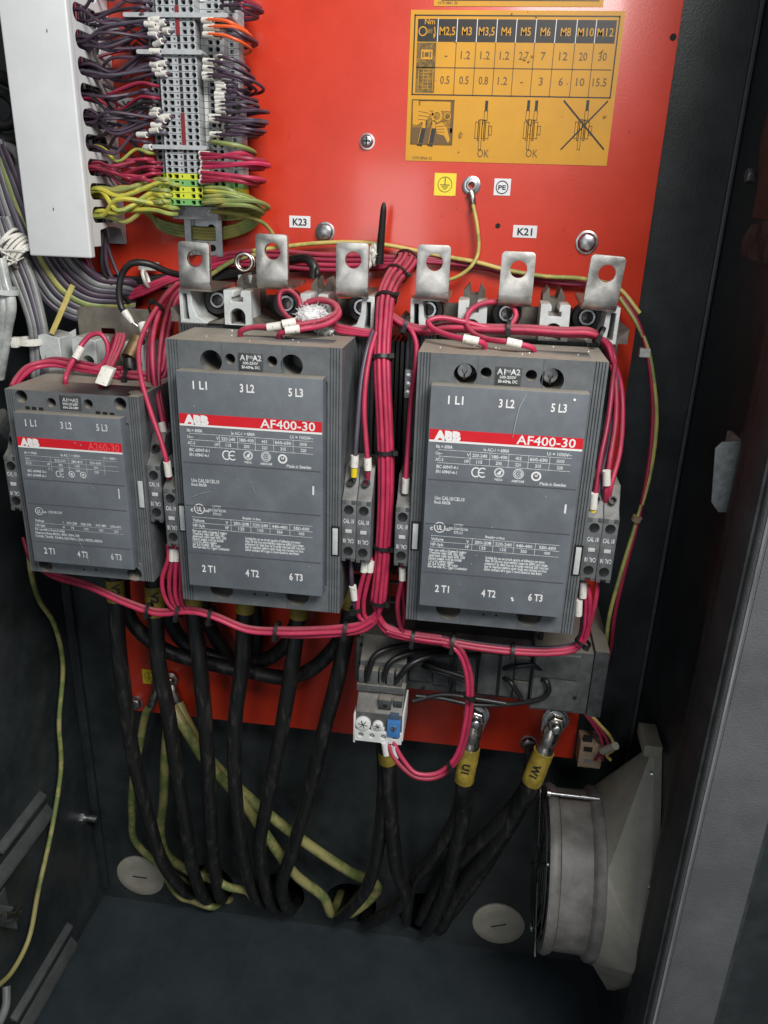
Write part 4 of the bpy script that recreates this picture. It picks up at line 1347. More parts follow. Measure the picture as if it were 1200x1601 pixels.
        mb.xform(Matrix.Translation((c, 0, 0)) @ Matrix.Translation((0, yv, zbend)) @ Matrix.Rotation(-tilt, 4, 'Y') @ Matrix.Rotation(.06 if (idx == 2 and k == 2) else 0, 4, 'X') @ Matrix.Translation((0, -yv, -zbend)))
        mb.build('terminal_bar', M['steel'], root, bevel=.0007, seg=2)
        sc = Vector((c + (.004 if idx == 1 else -.006) + (.006 if k == 0 and idx == 1 else 0), -.072, zt + .0225))
        hd = MB().lathe(sc, (0, -1, 0.12), [(-.02, .0165), (.0, .0165), (.002, .0155), (.002, .0105), (-.004, .0095), (-.004, .0001)], 28).build('screw_housing', M['black'], root, smooth=True)
        s_ = MB().lathe(sc, (0, -1, 0.12), [(.0, .0094), (.0035, .0094), (.0045, .0086), (.0045, .0064), (.000, .0060)], 28).build('hex_socket_screw', M['bolt'], hd, smooth=True)
        MB().lathe(sc, (0, -1, 0.12), [(.0030, .0061), (.0034, .0001)], 6).build('socket', M['socket'], hd)
    return root


C1 = contactor('contactor', 'large grey contactor under the K23 sticker, white fluff on its top', -.1348, .1433, 'large grey contactors', 'AF400-30', False, 1)
C2 = contactor('contactor', 'large grey contactor under the K21 sticker, long scratch across its panel', .1279, .1440, 'large grey contactors', 'AF400-30', True, 2)

# small dust lumps on the tops
mb = MB()
for k in range(22):
    x = random.uniform(-.125, .045) if k % 2 else random.uniform(.135, .305)
    mb.ball((x, random.uniform(-.19, -.118), .1440 + random.random() * .0006), random.uniform(.0004, .0010), 6, 4)
o = single(mb.build('dust_crumbs', M['fluff'], smooth=True), 'pale dust crumbs lying on top of the two large contactors', 'dust')
o['kind'] = 'stuff'

# ------------------------------------------------------------------ smaller contactor
def small_contactor():
    x, z, W3, H3, Yf = -.3285, .0773, .1545, .2225, -.190
    root = thing('contactor', 'smaller grey contactor beside the left side wall, faded red model number', 'contactor', (x + W3 / 2, YP, z - H3))
    rw = .0105
    mb = MB()
    ridged_strip(mb, x, x + rw, Yf, Yf + .05, z - H3, z, 4)
    ridged_strip(mb, x + W3 - rw - .003, x + W3, Yf, Yf + .05, z - H3, z, 5)
    xa, xb = x + rw, x + W3 - rw - .003
    u = lambda px, py: at(px, py, Yf)
    holes = [(27, 621, .0072), (80, 631, .0054), (137.5, 633, .0054), (188.5, 633, .0072)]
    top = [rect(xa, z - .030, xb, z)]
    for px, py, r in holes:
        c = u(px, py)
        cx = min(max(c.x, xa + r + .0008), xb - r - .0008)
        top.append(list(reversed(circle(cx, c.z + .001, r, 20))))
    mb.xz(top, Yf, Yf + .05)
    mb.box(xa, xb, Yf + .002, Yf + .05, z - H3 + .022, z - .030)
    bot = [rect(xa, z - H3, xb, z - H3 + .022)]
    for px, py, r in ((69, 885, .0085), (217, 900, .0092)):
        c = u(px, py); cx = min(max(c.x, xa + r + .0008), xb - r - .0008)
        bot.append(list(reversed(circle(cx, c.z + .0015, r, 20))))
    for px in (131, 150):
        c = u(px, 891); bot.append(list(reversed(circle(c.x, c.z, .0016, 8))))
    mb.xz(bot, Yf, Yf + .03)
    mb.box(xa, xb, Yf + .0302, Yf + .05, z - H3, z - H3 + .022)
    mb.box(x, x + W3, Yf + .0502, -.085, z - H3, z)
    mb.build('housing', M['grey'], root, bevel=.0007, seg=1, angle=60)
    MB().box(x + .006, x + W3 - .006, -.0848, -.020, z - H3 + .01, z - .004).build('rear_body', M['darkgrey'], root, bevel=.001)
    MB().box(x + .012, x + W3 - .012, -.020, YP - .001, z - H3 + .02, z - .01).build('base', M['black'], root)
    # notches over the panel
    for px, py in ((43, 637.5), (53, 638.5), (64, 639.5), (153, 645.5), (164, 646.5), (175, 647.5)):
        c = u(px, py)
        MB().box(c.x - .0026, c.x + .0026, Yf - .0003, Yf + .001, c.z - .0018, c.z + .0018).build('vent_notch', M['dark'], root)
    pf = Yf - .014
    X = lambda px, py: at(px, py, pf).x
    Z = lambda px, py: at(px, py, pf).z
    p0x, p1x, p0z, p1z = -.3136, -.1902, .0556, -.1247
    panel = MB().xz([rect(p0x, p1z, p1x, p0z)], pf, Yf - .0004).build('front_panel', M['panel'], root, bevel=.0012)
    pr = Print(pf - .00025)
    for px, py in ((40, 748), (50, 787), (66, 847)):
        zl = Z(px, py)
        MB().box(p0x + .002, p1x - .002, pf - .0003, pf + .0002, zl - .0005, zl + .0005).build('panel_joint', M['seam'], panel)
    zs1, zs0 = Z(28, 682.5), Z(28, 696)
    MB().box(p0x + .001, p1x - .001, pf - .0004, pf - .0001, zs0, zs1).build('red_stripe', M['logored'], panel)
    MB().box(p0x + .001, p1x - .001, pf - .0004, pf - .0001, zs0 - .0020, zs0 - .0001).build('white_rule', M['white'], panel)
    zm = (zs0 + zs1) / 2
    pr.text('ABB', p0x + .0040, zm, .0098, 'white', .075, anchor='l', width=.0225, lift=.0003)
    pr.text('A260-30', p1x - .0040, zm - .0003, .0085, 'rednum', .004, anchor='r', width=.0360, lift=.0003)
    for s, px, py in (('1 L1', 47.5, 661), ('3 L2', 103, 665), ('5 L3', 159, 668.5), ('2 T1', 77, 861), ('4 T2', 129, 866.5), ('6 T3', 181.5, 870.5)):
        pr.text(s, X(px, py), Z(px, py), .0078, 'dimwhite', .02, width=.0128)
    xt0, xt1 = X(38, 710), X(184, 722); span = xt1 - xt0
    c_ = lambda f: xt0 + span * f
    h3 = .0030
    def row(z_, items):
        for s, f, wd in items:
            pr.text(s, c_(f), z_, h3, 'dimwhite', .02, width=span * wd)
    z1, z2, z3, z4 = Z(38, 707), Z(40, 716), Z(41, 723), Z(42, 730)
    row(z1, [('Ith = 400A', .07, .14), ('Ie AC-1 = 400A', .50, .21), ('Ui = 1000V~', .92, .15)])
    row(z2, [('Ue~', .03, .05), ('220-230', .38, .12), ('380-415', .56, .12), ('500-690', .76, .12)])
    row(z3, [('AC-3', .03, .06), ('kW', .25, .03), ('80', .38, .04), ('140', .56, .05), ('200', .76, .05)])
    row(z4, [('A', .25, .015), ('260', .38, .05), ('260', .56, .05), ('220', .76, .05)])
    for zl in ((z1 + z2) / 2, (z2 + z3) / 2, (z3 + z4) / 2):
        pr.line((c_(.0), zl), (c_(1), zl), .0003, 'dimwhite')
    for f in (.28, .47, .66, .85):
        pr.line((c_(f), (z1 + z2) / 2), (c_(f), z4 - .003), .0003, 'dimwhite', .0001)
    for i, s in enumerate(('IEC 60947-4-1', 'EN 60947-4-1')):
        pr.text(s, X(43, 735.5 + 6.5 * i), Z(43, 735.5 + 6.5 * i), .0030, 'dimwhite', .03, anchor='l', width=.022)
    zk = Z(93, 741)
    for q, xk in enumerate((X(91, 740), X(97, 741))):
        pr.arc(xk, zk, .0027, .0034, .0009, PI * .28, PI * 1.72, 'dimwhite')
        if q:
            pr.line((xk - .0026, zk), (xk + .001, zk), .0009, 'dimwhite')
    for px, py in ((112, 741.5), (130, 742.5)):
        pr.ring(X(px, py), Z(px, py), .0032, .0010, 'dimwhite'); pr.disc(X(px, py), Z(px, py), .0014, 'dimwhite')
    pr.rect(X(186, 772) - .0008, Z(186, 772) - .006, X(186, 772) + .0006, Z(186, 772) + .006, 'dimwhite')
    xk, zk = X(61, 799), Z(61, 799)
    pr.ring(xk, zk, .0044, .0008, 'dimwhite'); pr.text('UL', xk, zk, .0045, 'dimwhite', .02, width=.0045)
    pr.text('us', X(70, 800), Z(70, 800), .0032, 'dimwhite', .02); pr.text('LISTED IND CONT', X(86, 801), Z(86, 801), .003, 'dimwhite', .02, width=.017)
    xt0, xt1 = X(54, 815), X(191, 830); span = xt1 - xt0
    z1, z2 = Z(54, 813), Z(56, 820.5)
    row(z1, [('Voltage', .06, .11), ('V', .33, .012), ('200-208', .43, .12), ('220-240', .59, .12), ('440-480', .76, .12), ('550-600', .93, .12)])
    row(z2, [('HP-3ph', .06, .11), ('HP', .33, .025), ('75', .43, .04), ('100', .59, .05), ('200', .76, .05), ('250', .93, .05)])
    for zl in ((z1 + z2) / 2, z2 - .003):
        pr.line((c_(0), zl), (c_(1), zl), .0003, 'dimwhite')
    for i, (s, wd) in enumerate((('For use with a Hoege II relays', .036), ('Overload Relay DCOL 4200, 300+, 500', .054), ('TA200, TA400, TA450, DLS RD1, LDA, HECO, RECO', .082))):
        pr.text(s, X(55, 826.5 + i * 5.4), Z(55, 826.5 + i * 5.4), .0030, 'dimwhite', .03, anchor='l', width=wd)
    for a, b in (((118, 833), (131, 860)), ((134, 868), (140, 880))):
        a_, b_ = at(*a, pf), at(*b, pf)
        pr.line((a_.x, a_.z), (b_.x, b_.z), .0006, 'scratch', .0005)
    for k in range(14):
        cx, cz = random.uniform(p0x + .01, p1x - .01), random.uniform(p1z + .01, p0z - .01)
        pr.disc(cx, cz, random.uniform(.0003, .0008), 'scratch', 6, .0002)
    pr.build(panel, {'white': 'printed_lettering', 'dimwhite': 'small_print', 'rednum': 'model_number', 'logored': 'logo_line', 'scratch': 'scratches'})
    a, b = u(92, 617), u(128, 642)
    co = MB().box(a.x, b.x, Yf - .0008, Yf + .001, b.z, a.z).build('coil_marking', M['darkgrey'], root, bevel=.0004)
    pr = Print(Yf - .0010)
    cx = (a.x + b.x) / 2
    pr.text('A1', cx - .006, a.z - .005, .0042, 'dimwhite', .02); pr.text('A2', cx + .006, a.z - .005, .0042, 'dimwhite', .02); pr.text('TO', cx, a.z - .005, .0024, 'dimwhite', .02)
    pr.text('50Hz 220-230V', cx, a.z - .0095, .0028, 'dimwhite', .03, width=.018); pr.text('60Hz 230-240V', cx, a.z - .0135, .0028, 'dimwhite', .03, width=.018)
    pr.build(co, {'dimwhite': 'printed_lettering'})
    c0, c1 = at(212, 751, Yf), at(214, 792, Yf)
    MB().box(x + W3 - .0085, x + W3 - .0030, Yf - .0022, Yf - .0004, c1.z, c0.z).build('white_catch', M['barrier'], root, bevel=.0006)
    # terminal tops
    zt = z - .003
    for px0, px1, py0, py1, hole in ((58, 96, 524, 566, 0), (110, 152, 528, 575, 1), (188, 226, 536, 580, 1)):
        a, b = at(px0, py0, -.083), at(px1, py1, -.083)
        lp = [[(a.x, zt), (a.x, a.z), (a.x + (b.x - a.x) * .3, a.z + .002), (b.x, a.z - .002), (b.x, zt)]]
        if hole:
            cx = (a.x + b.x) / 2 + .004
            lp.append(list(reversed(circle(cx, zt + .016, .0072, 18))))
        MB().xz(lp, -.083, -.045).build('barrier', M['barrier'], root, bevel=.0008, seg=1)
    MB().box(x + .01, x + W3 - .01, -.044, -.030, zt, zt + .040).build('terminal_wall', M['dusty'], root)
    for px, py in ((105, 545), (210, 560)):
        c = at(px, py, -.055)
        MB().lathe((c.x, -.0445, zt + .02), (0, -1, 0), [(0, .008), (.004, .008), (.005, .004), (.002, .0001)], 18).build('screw', M['bolt'], root, smooth=True)
    # dusty disc on the corner of the top
    c = at(211, 611, -.175)
    MB().lathe((c.x, -.172, z), (0, 0, 1), [(0, .0085), (.0012, .0085), (.0016, .006), (.0018, .0001)], 18).build('top_plug', M['dusty'], root, smooth=True)
    return root


C3 = small_contactor()


# ------------------------------------------------------------------ auxiliary contact blocks
def aux_block(x0, ztop, zbot, Yf, label, screw='black', W_=.0160):
    root = thing('auxiliary_block', label, 'contact block', (x0 + W_ / 2, Yf + .05, zbot), 'auxiliary contact blocks clipped to the contactors')
    H_ = ztop - zbot
    zf = ztop                              # top of the upright front
    zs = ztop + .030                       # top of the sloping shoulder
    prof = [(Yf + .004, zbot), (Yf, zbot + .004), (Yf, zf - .001), (Yf + .010, zf + .006), (Yf + .022, zs), (Yf + .075, zs), (Yf + .075, zbot)]
    MB().yz([prof], x0, x0 + W_).build('housing', M['cal'], root, bevel=.0006, seg=1)
    for zz_ in (zf - .012, zbot + .013):
        MB().lathe((x0 + W_ / 2, Yf, zz_), (0, -1, 0), [(.0002, .0001), (.0003, .0048), (.0005, .0052), (.0001, .0054)], 18).build('screw_hole', M['black'], root, smooth=True)
        MB().lathe((x0 + W_ / 2, Yf, zz_), (0, -1, 0), [(-.005, .0036), (-.0022, .0034), (-.0020, .0001)], 14).build('screw', M['bolt' if screw == 'bright' else 'black'], root, smooth=True)
    for zz_, sg in ((zf - .003, 1), (zbot + .003, -1)):
        for sx in (-1, 1):
            cx = x0 + W_ / 2 + sx * .0052
            MB().xz([[(cx - .0022, zz_ - .0022), (cx + .0022, zz_ - .0022), (cx + .0022, zz_ + .0022), (cx - .0022, zz_ + .0022)]], Yf - .0006, Yf - .0001).build('clamp_corner', M['midgrey'], root)
    c = (zf + zbot) / 2
    MB().box(x0 + W_ / 2 - .0036, x0 + W_ / 2 + .0036, Yf - .0010, Yf - .0001, c - .0022, c + .0022).build('indicator', M['barrier'], root, bevel=.0004)
    pr = Print(Yf - .0003)
    pr.text('CAL 18', x0 + W_ / 2, c + .0120, .0052, 'dimwhite', .02, width=.0118)
    pr.text('CAL 18', x0 + W_ / 2, c - .0120, .0052, 'dimwhite', .02, width=.0118, flip=True)
    pr.build(root, {'dimwhite': 'printed_lettering'})
    # upper clamp mouth on the slope
    MB().lathe((x0 + W_ / 2, Yf + .012, zf + .016), (0, -1, .45), [(-.004, .0045), (.003, .0045), (.003, .0030), (-.002, .0028), (-.002, .0001)], 14).build('clamp_mouth', M['black'], root, smooth=True)
    return root


YA = -.196
z_ = lambda py, px, Y=YA: at(px, py, Y).z
aux_block(.0519, z_(780, 534), z_(877, 532), YA, 'grey auxiliary block next to the K23 contactor, the inner one of a pair')
aux_block(.0684, z_(782, 557), z_(880, 556), YA, 'grey auxiliary block beside the main pink bundle, the outer one of a pair')
aux_block(-.1348 - .0166, z_(762, 248), z_(854, 255), YA, 'grey auxiliary block on the side of the K23 contactor facing the small contactor')
aux_block(-.1740 + .0006, z_(726, 225, -.186), z_(816, 233, -.186), -.186, 'grey auxiliary block clipped to the small contactor opposite the K23 contactor')
aux_block(-.3285 - .0166, z_(712, 5, -.186), z_(798, 17, -.186), -.186, 'grey auxiliary block between the small contactor and the left side wall')
aux_block(.1279 - .0166, z_(791, 614), z_(884, 612), YA, 'grey auxiliary block on the K21 contactor facing the main pink bundle')
aux_block(.3145, z_(808, 924), z_(908, 912), YA, 'grey auxiliary block next to the K21 contactor with dark screws, facing the right wall')
aux_block(.3310, z_(810, 947), z_(911, 936), YA, 'grey auxiliary block with bright screws, outermost beside the K21 contactor', 'bright')

# dark ribbed partition between the two large contactors with its small strips
t = thing('ribbed_partition', 'black ribbed insulating partition between the two large contactors', 'partition', (.0925, -.05, -.15))
mb = MB()
for k in range(7):
    mb.box(.0730 + k * .0055, .0730 + k * .0055 + .0036, -.106, -.060, -.150, .138)
mb.box(.0726, .1106, -.0598, YP - .001, -.150, .138)
mb.build('ribs', M['black'], t)
c = at(638, 600, -.118)
MB().box(c.x - .004, c.x + .004, -.1195, -.1135, c.z - .016, c.z + .016).build('screw_strip', M['clearplastic'], t, bevel=.001)
for k in (-1, 0, 1):
    MB().lathe((c.x, -.1196, c.z + k * .0095), (0, -1, 0), [(0, .0033), (.0012, .0030), (.0014, .0001)], 12).build('screw', M['chrome'], t, smooth=True)
c = at(616, 925, -.118)
MB().xz([rect(c.x - .006, c.z - .016, c.x + .006, c.z + .014), list(reversed(rect(c.x - .0042, c.z - .013, c.x + .0030, c.z + .012)))], -.1195, -.1140).build('grey_clip', M['midgrey'], t)

# ================================================================== overload relay base under the K21 contactor
t = thing('overload_relay_base', 'dark grey wide overload relay body below the K21 contactor', 'relay', (.21, YP, -.325))
x0, x1 = .060, .372
MB().box(x0, .285, -.100, YP - .001, -.318, -.245).build('body', M['darkgrey'], t, bevel=.0015)
MB().box(.2855, x1 - .014, -.112, YP - .001, -.322, -.232).build('end_body', M['midgrey'], t, bevel=.0015)
MB().box(x1 - .0138, x1 + .004, -.116, YP - .001, -.322, -.226).build('end_cover', M['darkgrey'], t, bevel=.0015)
MB().box(.2870, x1 - .03, -.117, -.1122, -.270, -.236).build('cover_tile', M['midgrey'], t, bevel=.0008)
MB().box(.2870, x1 - .03, -.115, -.1122, -.318, -.272).build('cover_tile', M['midgrey'], t, bevel=.0008)
MB().box(x0 + .070, .2848, -.070, YP - .001, -.2448, -.170).build('contact_arms', M['black'], t, bevel=.001)
for xa, xb, za_, zb_ in ((.128, .158, -.302, -.255), (.160, .180, -.305, -.255), (.190, .214, -.280, -.250), (.190, .214, -.312, -.282), (.218, .242, -.312, -.252), (.246, .262, -.312, -.252), (.264, .283, -.285, -.252), (.264, .283, -.314, -.288)):
    MB().box(xa, xb, -.1045, -.1002, za_, zb_).build('cover_tile', M['midgrey'] if (xa > .18) else M['darkgrey'], t, bevel=.0007)
for xa in (.1845, .2160, .2440):
    MB().box(xa - .0012, xa + .0012, -.103, -.1003, -.316, -.247).build('rib', M['black'], t)
MB().box(x0 - .003, x0 + .028, -.104, -.1003, -.312, -.246).build('green_cover', M['greenish'], t, bevel=.001)
# upper shroud between contactor and relay
MB().box(.145, .340, -.085, YP - .001, -.1700, -.1520).build('shroud', M['black'], t, bevel=.001)
c = at(845, 1000, -.09)
MB().box(c.x - .003, c.x + .003, -.0905, -.0845, -.244, -.160).build('busbar_edge', M['black'], t)
c = at(795, 1023, -.106)
for px, py in ((565, 1008), (563, 1036), (661, 1076), (898, 1091)):
    c = at(px, py, -.105 if px < 700 else -.1155)
    MB().lathe((c.x, c.y, c.z), (0, -1, 0), [(0, .0026), (.0006, .0026), (.0006, .0001)], 12).build('screw_hole', M['dark'], t)
# black leads looping between its openings
for pts, lab in (((( 658, 1030, -.102), (672, 1040, -.115), (705, 1052, -.122), (730, 1060, -.120)), 'a'),
                 (((660, 1040, -.102), (675, 1048, -.115), (705, 1056, -.120), (732, 1066, -.118)), 'a'),
                 (((788, 1045, -.104), (805, 1042, -.118), (830, 1040, -.118), (846, 1046, -.114)), 'a'),
                 (((788, 1060, -.104), (797, 1066, -.116), (806, 1078, -.118), (815, 1092, -.115)), 'a'),
                 (((842, 1063, -.106), (853, 1064, -.120), (858, 1078, -.122), (850, 1090, -.120), (825, 1097, -.116), (790, 1101, -.112), (740, 1102, -.112), (690, 1092, -.114), (650, 1088, -.116)), 'a'),
                 (((790, 1100, -.112), (740, 1092, -.114), (690, 1086, -.114), (645, 1096, -.118)), 'a')):
    wire('black_lead', list(pts), 'thin black lead looping across the face of the wide overload relay', 'black leads on the overload relay', 'blackwire', r=.0034)

# ------------------------------------------------------------------ small thermal overload relay
YS = -.165
u = lambda px, py, Y=YS: at(px, py, Y)
t = thing('thermal_relay', 'small grey and white overload relay with blue button and dials', 'relay', (u(592, 1160).x, YS + .03, u(592, 1165).z))
xa, xb = u(554, 1130).x, u(629, 1130).x
zb0 = u(592, 1160).z; zb1 = u(560, 1112).z
z_mid = u(570, 1086).z
# body: profile sloping back towards the top
prof = [(YS + .002, zb0 + .002), (YS + .002, zb1 - .002), (YS + .030, z_mid), (YS + .034, z_mid + .004), (YS + .034, u(575, 1040, YS + .034).z), (-.060, u(575, 1005, -.06).z), (-.0995, u(575, 1005, -.06).z - .01), (-.0995, zb0 + .002)]
prof = [(YS + .002, zb0 + .002), (YS + .002, zb1 - .002), (YS + .030, z_mid), (YS + .030, z_mid + .030), (-.106, z_mid + .052), (-.106, zb0 + .002)]
MB().yz([prof], xa + .001, xb - .001).build('body', M['midgrey'], t, bevel=.001)
MB().box(xb - .0008, xb + .0014, YS + .001, -.107, zb0 + .004, zb1).build('side_plate', M['ovlwhite'], t, bevel=.0004)
# white lower front with terminal openings
wl = [rect(xa, zb0, xb, zb0 + .0170)]
ter = [(564, 1149), (581, 1151), (599, 1154), (617, 1157)]
for px, py in ter[:3]:
    c = u(px, py); wl.append(list(reversed(circle(c.x, zb0 + .0095, .0036, 16))))
c = u(617, 1157); wl.append(list(reversed(rect(c.x - .0034, zb0 + .0075, c.x + .0034, zb0 + .0110))))
MB().xz(wl, YS - .002, YS + .0018).build('terminal_front', M['ovlwhite'], t, bevel=.0005, seg=1)
MB().box(xa + .002, xb - .002, YS + .0019, YS + .0024, zb0 + .003, zb0 + .015).build('terminal_screws', M['bolt'], t)
MB().box(xa - .0012, xa + .0012, YS - .001, YS + .02, zb0 - .004, zb1 - .004).build('side_plate', M['ovlwhite'], t, bevel=.0004)
c = u(590, 1141)
MB().xz([rect(c.x - .0082, zb0 + .0172, c.x + .0088, zb0 + .0228)], YS - .0015, YS + .0018).build('front_step', M['ovlwhite'], t, bevel=.0005)
for px, py, r in ((567.5, 1131, .0098), (590.5, 1134.5, .0068)):
    c = u(px, py)
    d = MB().lathe((c.x, YS + .002, c.z), (0, -1, 0.1), [(0, r), (.004, r), (.0046, r * .92), (.0046, .0001)], 26).build('dial', M['ovlwhite'], t, smooth=True)
    for a in range(3):
        an = a * PI / 3 + .2
        MB().box(-r * .62, r * .62, -.0004, .0002, -.0005, .0005).xform(Matrix.Translation((c.x, YS - .0028, c.z)) @ Matrix.Rotation(an, 4, 'Y')).build('dial_groove', M['midgrey'], d)
c = u(615, 1139)
bt = MB().box(c.x - .0080, c.x + .0086, YS - .004, YS + .0018, c.z - .0110, c.z + .0125).build('blue_button', M['blue'], t, bevel=.0008)
MB().box(c.x - .0055, c.x + .0060, YS + .0005, YS + .012, c.z + .0125, c.z + .0210).build('button_latch', M['bluedark'], t, bevel=.0008)
MB().lathe((c.x + .0005, YS - .004, c.z + .003), (0, -1, 0), [(0, .0038), (.0012, .0036), (.0014, .0001)], 16).build('button_screw', M['chrome'], bt, smooth=True)
MB().box(c.x + .0001, c.x + .0009, YS - .0060, YS - .0050, c.z - .0002, c.z + .0062).build('screw_slot', M['dark'], bt)
# upper front fingers and window tiles
zt_ = u(590, 1086, YS + .03).z
zt_ = z_mid + .030
for xf0, xf1 in ((.02, .13), (.19, .42), (.45, .57), (.61, .75), (.79, .92)):
    q0, q1 = xa + (xb - xa) * xf0, xa + (xb - xa) * xf1
    MB().box(q0, q1, YS + .018, YS + .0298, z_mid + .004, z_mid + .024).build('finger', M['midgrey'], t, bevel=.0006)
MB().box(xa - .0008, xb + .0003, YS + .016, YS + .0298, z_mid - .006, z_mid + .0036).build('ledge', M['midgrey'], t, bevel=.0008)
MB().box(xa + (xb - xa) * .48, xa + (xb - xa) * .74, YS + .004, YS + .0200, z_mid - .022, z_mid - .008).build('setting_tile', M['darkgrey'], t, bevel=.0006)
MB().box(xa + (xb - xa) * .58, xa + (xb - xa) * .66, YS + .0030, YS + .0039, z_mid - .018, z_mid - .014).build('setting_hole', M['dark'], t)
MB().box(xa + (xb - xa) * .78, xa + (xb - xa) * .96, YS + .008, YS + .0200, z_mid - .020, z_mid - .010).build('setting_tile', M['darkgrey'], t, bevel=.0006)
for k, (pa, pb) in enumerate((((586, 1025), (573, 1066)), ((610, 1035), (599, 1066)), ((640, 1040), (619, 1068)))):
    wire('relay_lead', [(pb[0], pb[1] + 14, YS + .026), (pb[0], pb[1], YS + .022), ((pa[0] + pb[0]) / 2 - 2, (pa[1] + pb[1]) / 2, -.150), (pa[0], pa[1], -.150), (pa[0] + 25, pa[1] - 12, -.140), (pa[0] + 60, pa[1] - 17, -.125), (pa[0] + 110, pa[1] - 15, -.108)],
         'dark lead arching up from the small overload relay', 'dark leads of the small overload relay', 'blackwire', r=.0038)
    c = at(pb[0], pb[1] + 2, YS + .020)

# ================================================================== bolted cable lugs U1, W1
def lug(px_bolt, py_bolt, px_b, py_b, Y, name, label):
    a, b = at(px_bolt, py_bolt, Y), at(px_b, py_b, Y - .006)
    t = thing('cable_lug', label, 'cable lug', (b.x, b.y, b.z - .02))
    d = (b - a).normalized()
    sd = d.cross(Vector((0, -1, 0))).normalized()
    # palm
    R = .0175
    mb = MB()
    n = 20
    out = [a + sd * R * math.cos(PI * i / n) - d * R * math.sin(PI * i / n) for i in range(n + 1)]
    out += [a - sd * .0125 + d * .022, a + sd * .0125 + d * .022]
    mb.add([p + Vector((0, -.0015, 0)) for p in out] + [p + Vector((0, .0022, 0)) for p in out],
           [tuple(range(len(out))), tuple(range(2 * len(out) - 1, len(out) - 1, -1))] + [(i, (i + 1) % len(out), (i + 1) % len(out) + len(out), i + len(out)) for i in range(len(out))])
    mb.build('palm', M['lug'], t, bevel=.0007)
    nd = Vector((0, -1, 0))
    MB().lathe(a, nd, [(.0016, .0150), (.0034, .0150), (.0040, .0135), (.0040, .008)], 28).build('washer', M['chrome'], t, smooth=True)
    MB().lathe(a, nd, [(.0040, .0118), (.0125, .0118), (.0140, .0100), (.0140, .0060)], 6).build('nut', M['lug'], t, bevel=.0006)
    MB().lathe(a, nd, [(.0130, .0064), (.0235, .0064), (.0250, .0050), (.0250, .0001)], 20).build('bolt_end', M['chrome'], t, smooth=True)
    # neck and crimped barrel
    e = a + d * .068
    MB().tube([a + d * .013, a + d * .019 + nd * .003, a + d * .025 + nd * .005, a + d * .030 + nd * .005, a + d * .033 + nd * .005, a + d * .038 + nd * .005, a + d * .041 + nd * .005, a + d * .054 + nd * .005], [.0118, .0118, .0112, .0118, .0104, .0104, .0118, .0118], 20).build('barrel', M['lug'], t, smooth=True)
    return a, d, nd


a1, d1, n1 = lug(744, 1117, 735, 1165, -.100, 'U1', 'tinned cable lug bolted to the relay with the U1 sleeve below')
a2, d2, n2 = lug(868, 1125, 842, 1190, -.100, 'W1', 'tinned cable lug bolted to the relay with the W1 sleeve below')


def rotated_text(s, c, d, nrm, h, material, parent, name='printed_lettering', wid=None):
    """letters reading along direction d on a surface facing nrm"""
    vs, fs, x0, x1, y0, y1 = text_geo(s, .03)
    ch = text_geo('H', .03); ch = ch[5] - ch[4]
    sc = h / ch
    up = nrm.cross(d).normalized()
    sx = sc if not wid else wid / (x1 - x0)
    mb = MB().add([c + d * ((vx - (x0 + x1) / 2) * sx) + up * ((vy - ch / 2) * sc) for vx, vy in vs], fs)
    return mb.build(name, M[material], parent)


BIGC = .0110


def power_cable(pts, label, group, r=BIGC, sl=None, txt=None, mt='cable', flip=False, mats='ysleeve', n=16):
    P = px3(pts)
    S = spline(P, 8)
    # slightly uneven thickness as on an old rubber cable
    ph = random.random() * 6
    rr = [r * (1 + .014 * math.sin(i * .5 + ph) + .008 * math.sin(i * 1.3 + ph)) for i in range(len(S))]
    o = single(MB().tube(S, rr, n).build('power_cable', M[mt], smooth=True), label, 'cable', group)
    if sl:
        a, b = sl
        k0 = min(range(len(S)), key=lambda i: abs(i / (len(S) - 1) - a)); k1 = max(k0 + 2, min(range(len(S)), key=lambda i: abs(i / (len(S) - 1) - b)))
        sv = MB().tube(S[k0:k1 + 1], [q * 1.14 for q in rr[k0:k1 + 1]], n).build('yellow_sleeve', M[mats], o, smooth=True)
        if txt:
            c = S[(k0 + k1) // 2]; d = (S[k1] - S[k0]).normalized()
            nrm = (CAM - c); nrm = (nrm - d * nrm.dot(d)).normalized()
            rotated_text(txt, c + nrm * (r * 1.14 * 1.03), d if not flip else -d, nrm, .0100, 'inkblack', sv)
    return o


gc = 'black power cables from the contactors to the back wall holes'
hz = hole_z
def into_hole(i, dx=0, dz=0):
    x = hole_x[i] + dx
    return [Vector((x, YB - .012, hz - .012 + dz)), Vector((x + .004, YB + .06, hz - .04 + dz))]


def pcable(pts, hole, dx, dz, label, **kw):
    P = px3(pts) + into_hole(hole, dx, dz)
    global px3_saved
    S = P
    return power_cable_world(S, label, gc, **kw)


def power_cable_world(P, label, group, r=BIGC, sl=None, txt=None, mt='cable', n=16, flip=False):
    S = spline(P, 8)
    ph = random.random() * 6
    rr = [r * (1 + .014 * math.sin(i * .5 + ph) + .008 * math.sin(i * 1.3 + ph)) for i in range(len(S))]
    o = single(MB().tube(S, rr, n).build('power_cable', M[mt], smooth=True), label, 'cable', group)
    if sl:
        k0, k1 = sl
        sv = MB().tube(S[k0:k1 + 1], [q * 1.14 for q in rr[k0:k1 + 1]], n).build('yellow_sleeve', M['ysleeve'], o, smooth=True)
        if txt:
            c = S[(k0 + k1) // 2]; d = (S[k1] - S[k0]).normalized()
            nrm = (CAM - c); nrm = (nrm - d * nrm.dot(d)).normalized()
            rotated_text(txt, c + nrm * (r * 1.14 * 1.075), -d if flip else d, nrm, .0105, 'inkblack', sv)
    return o


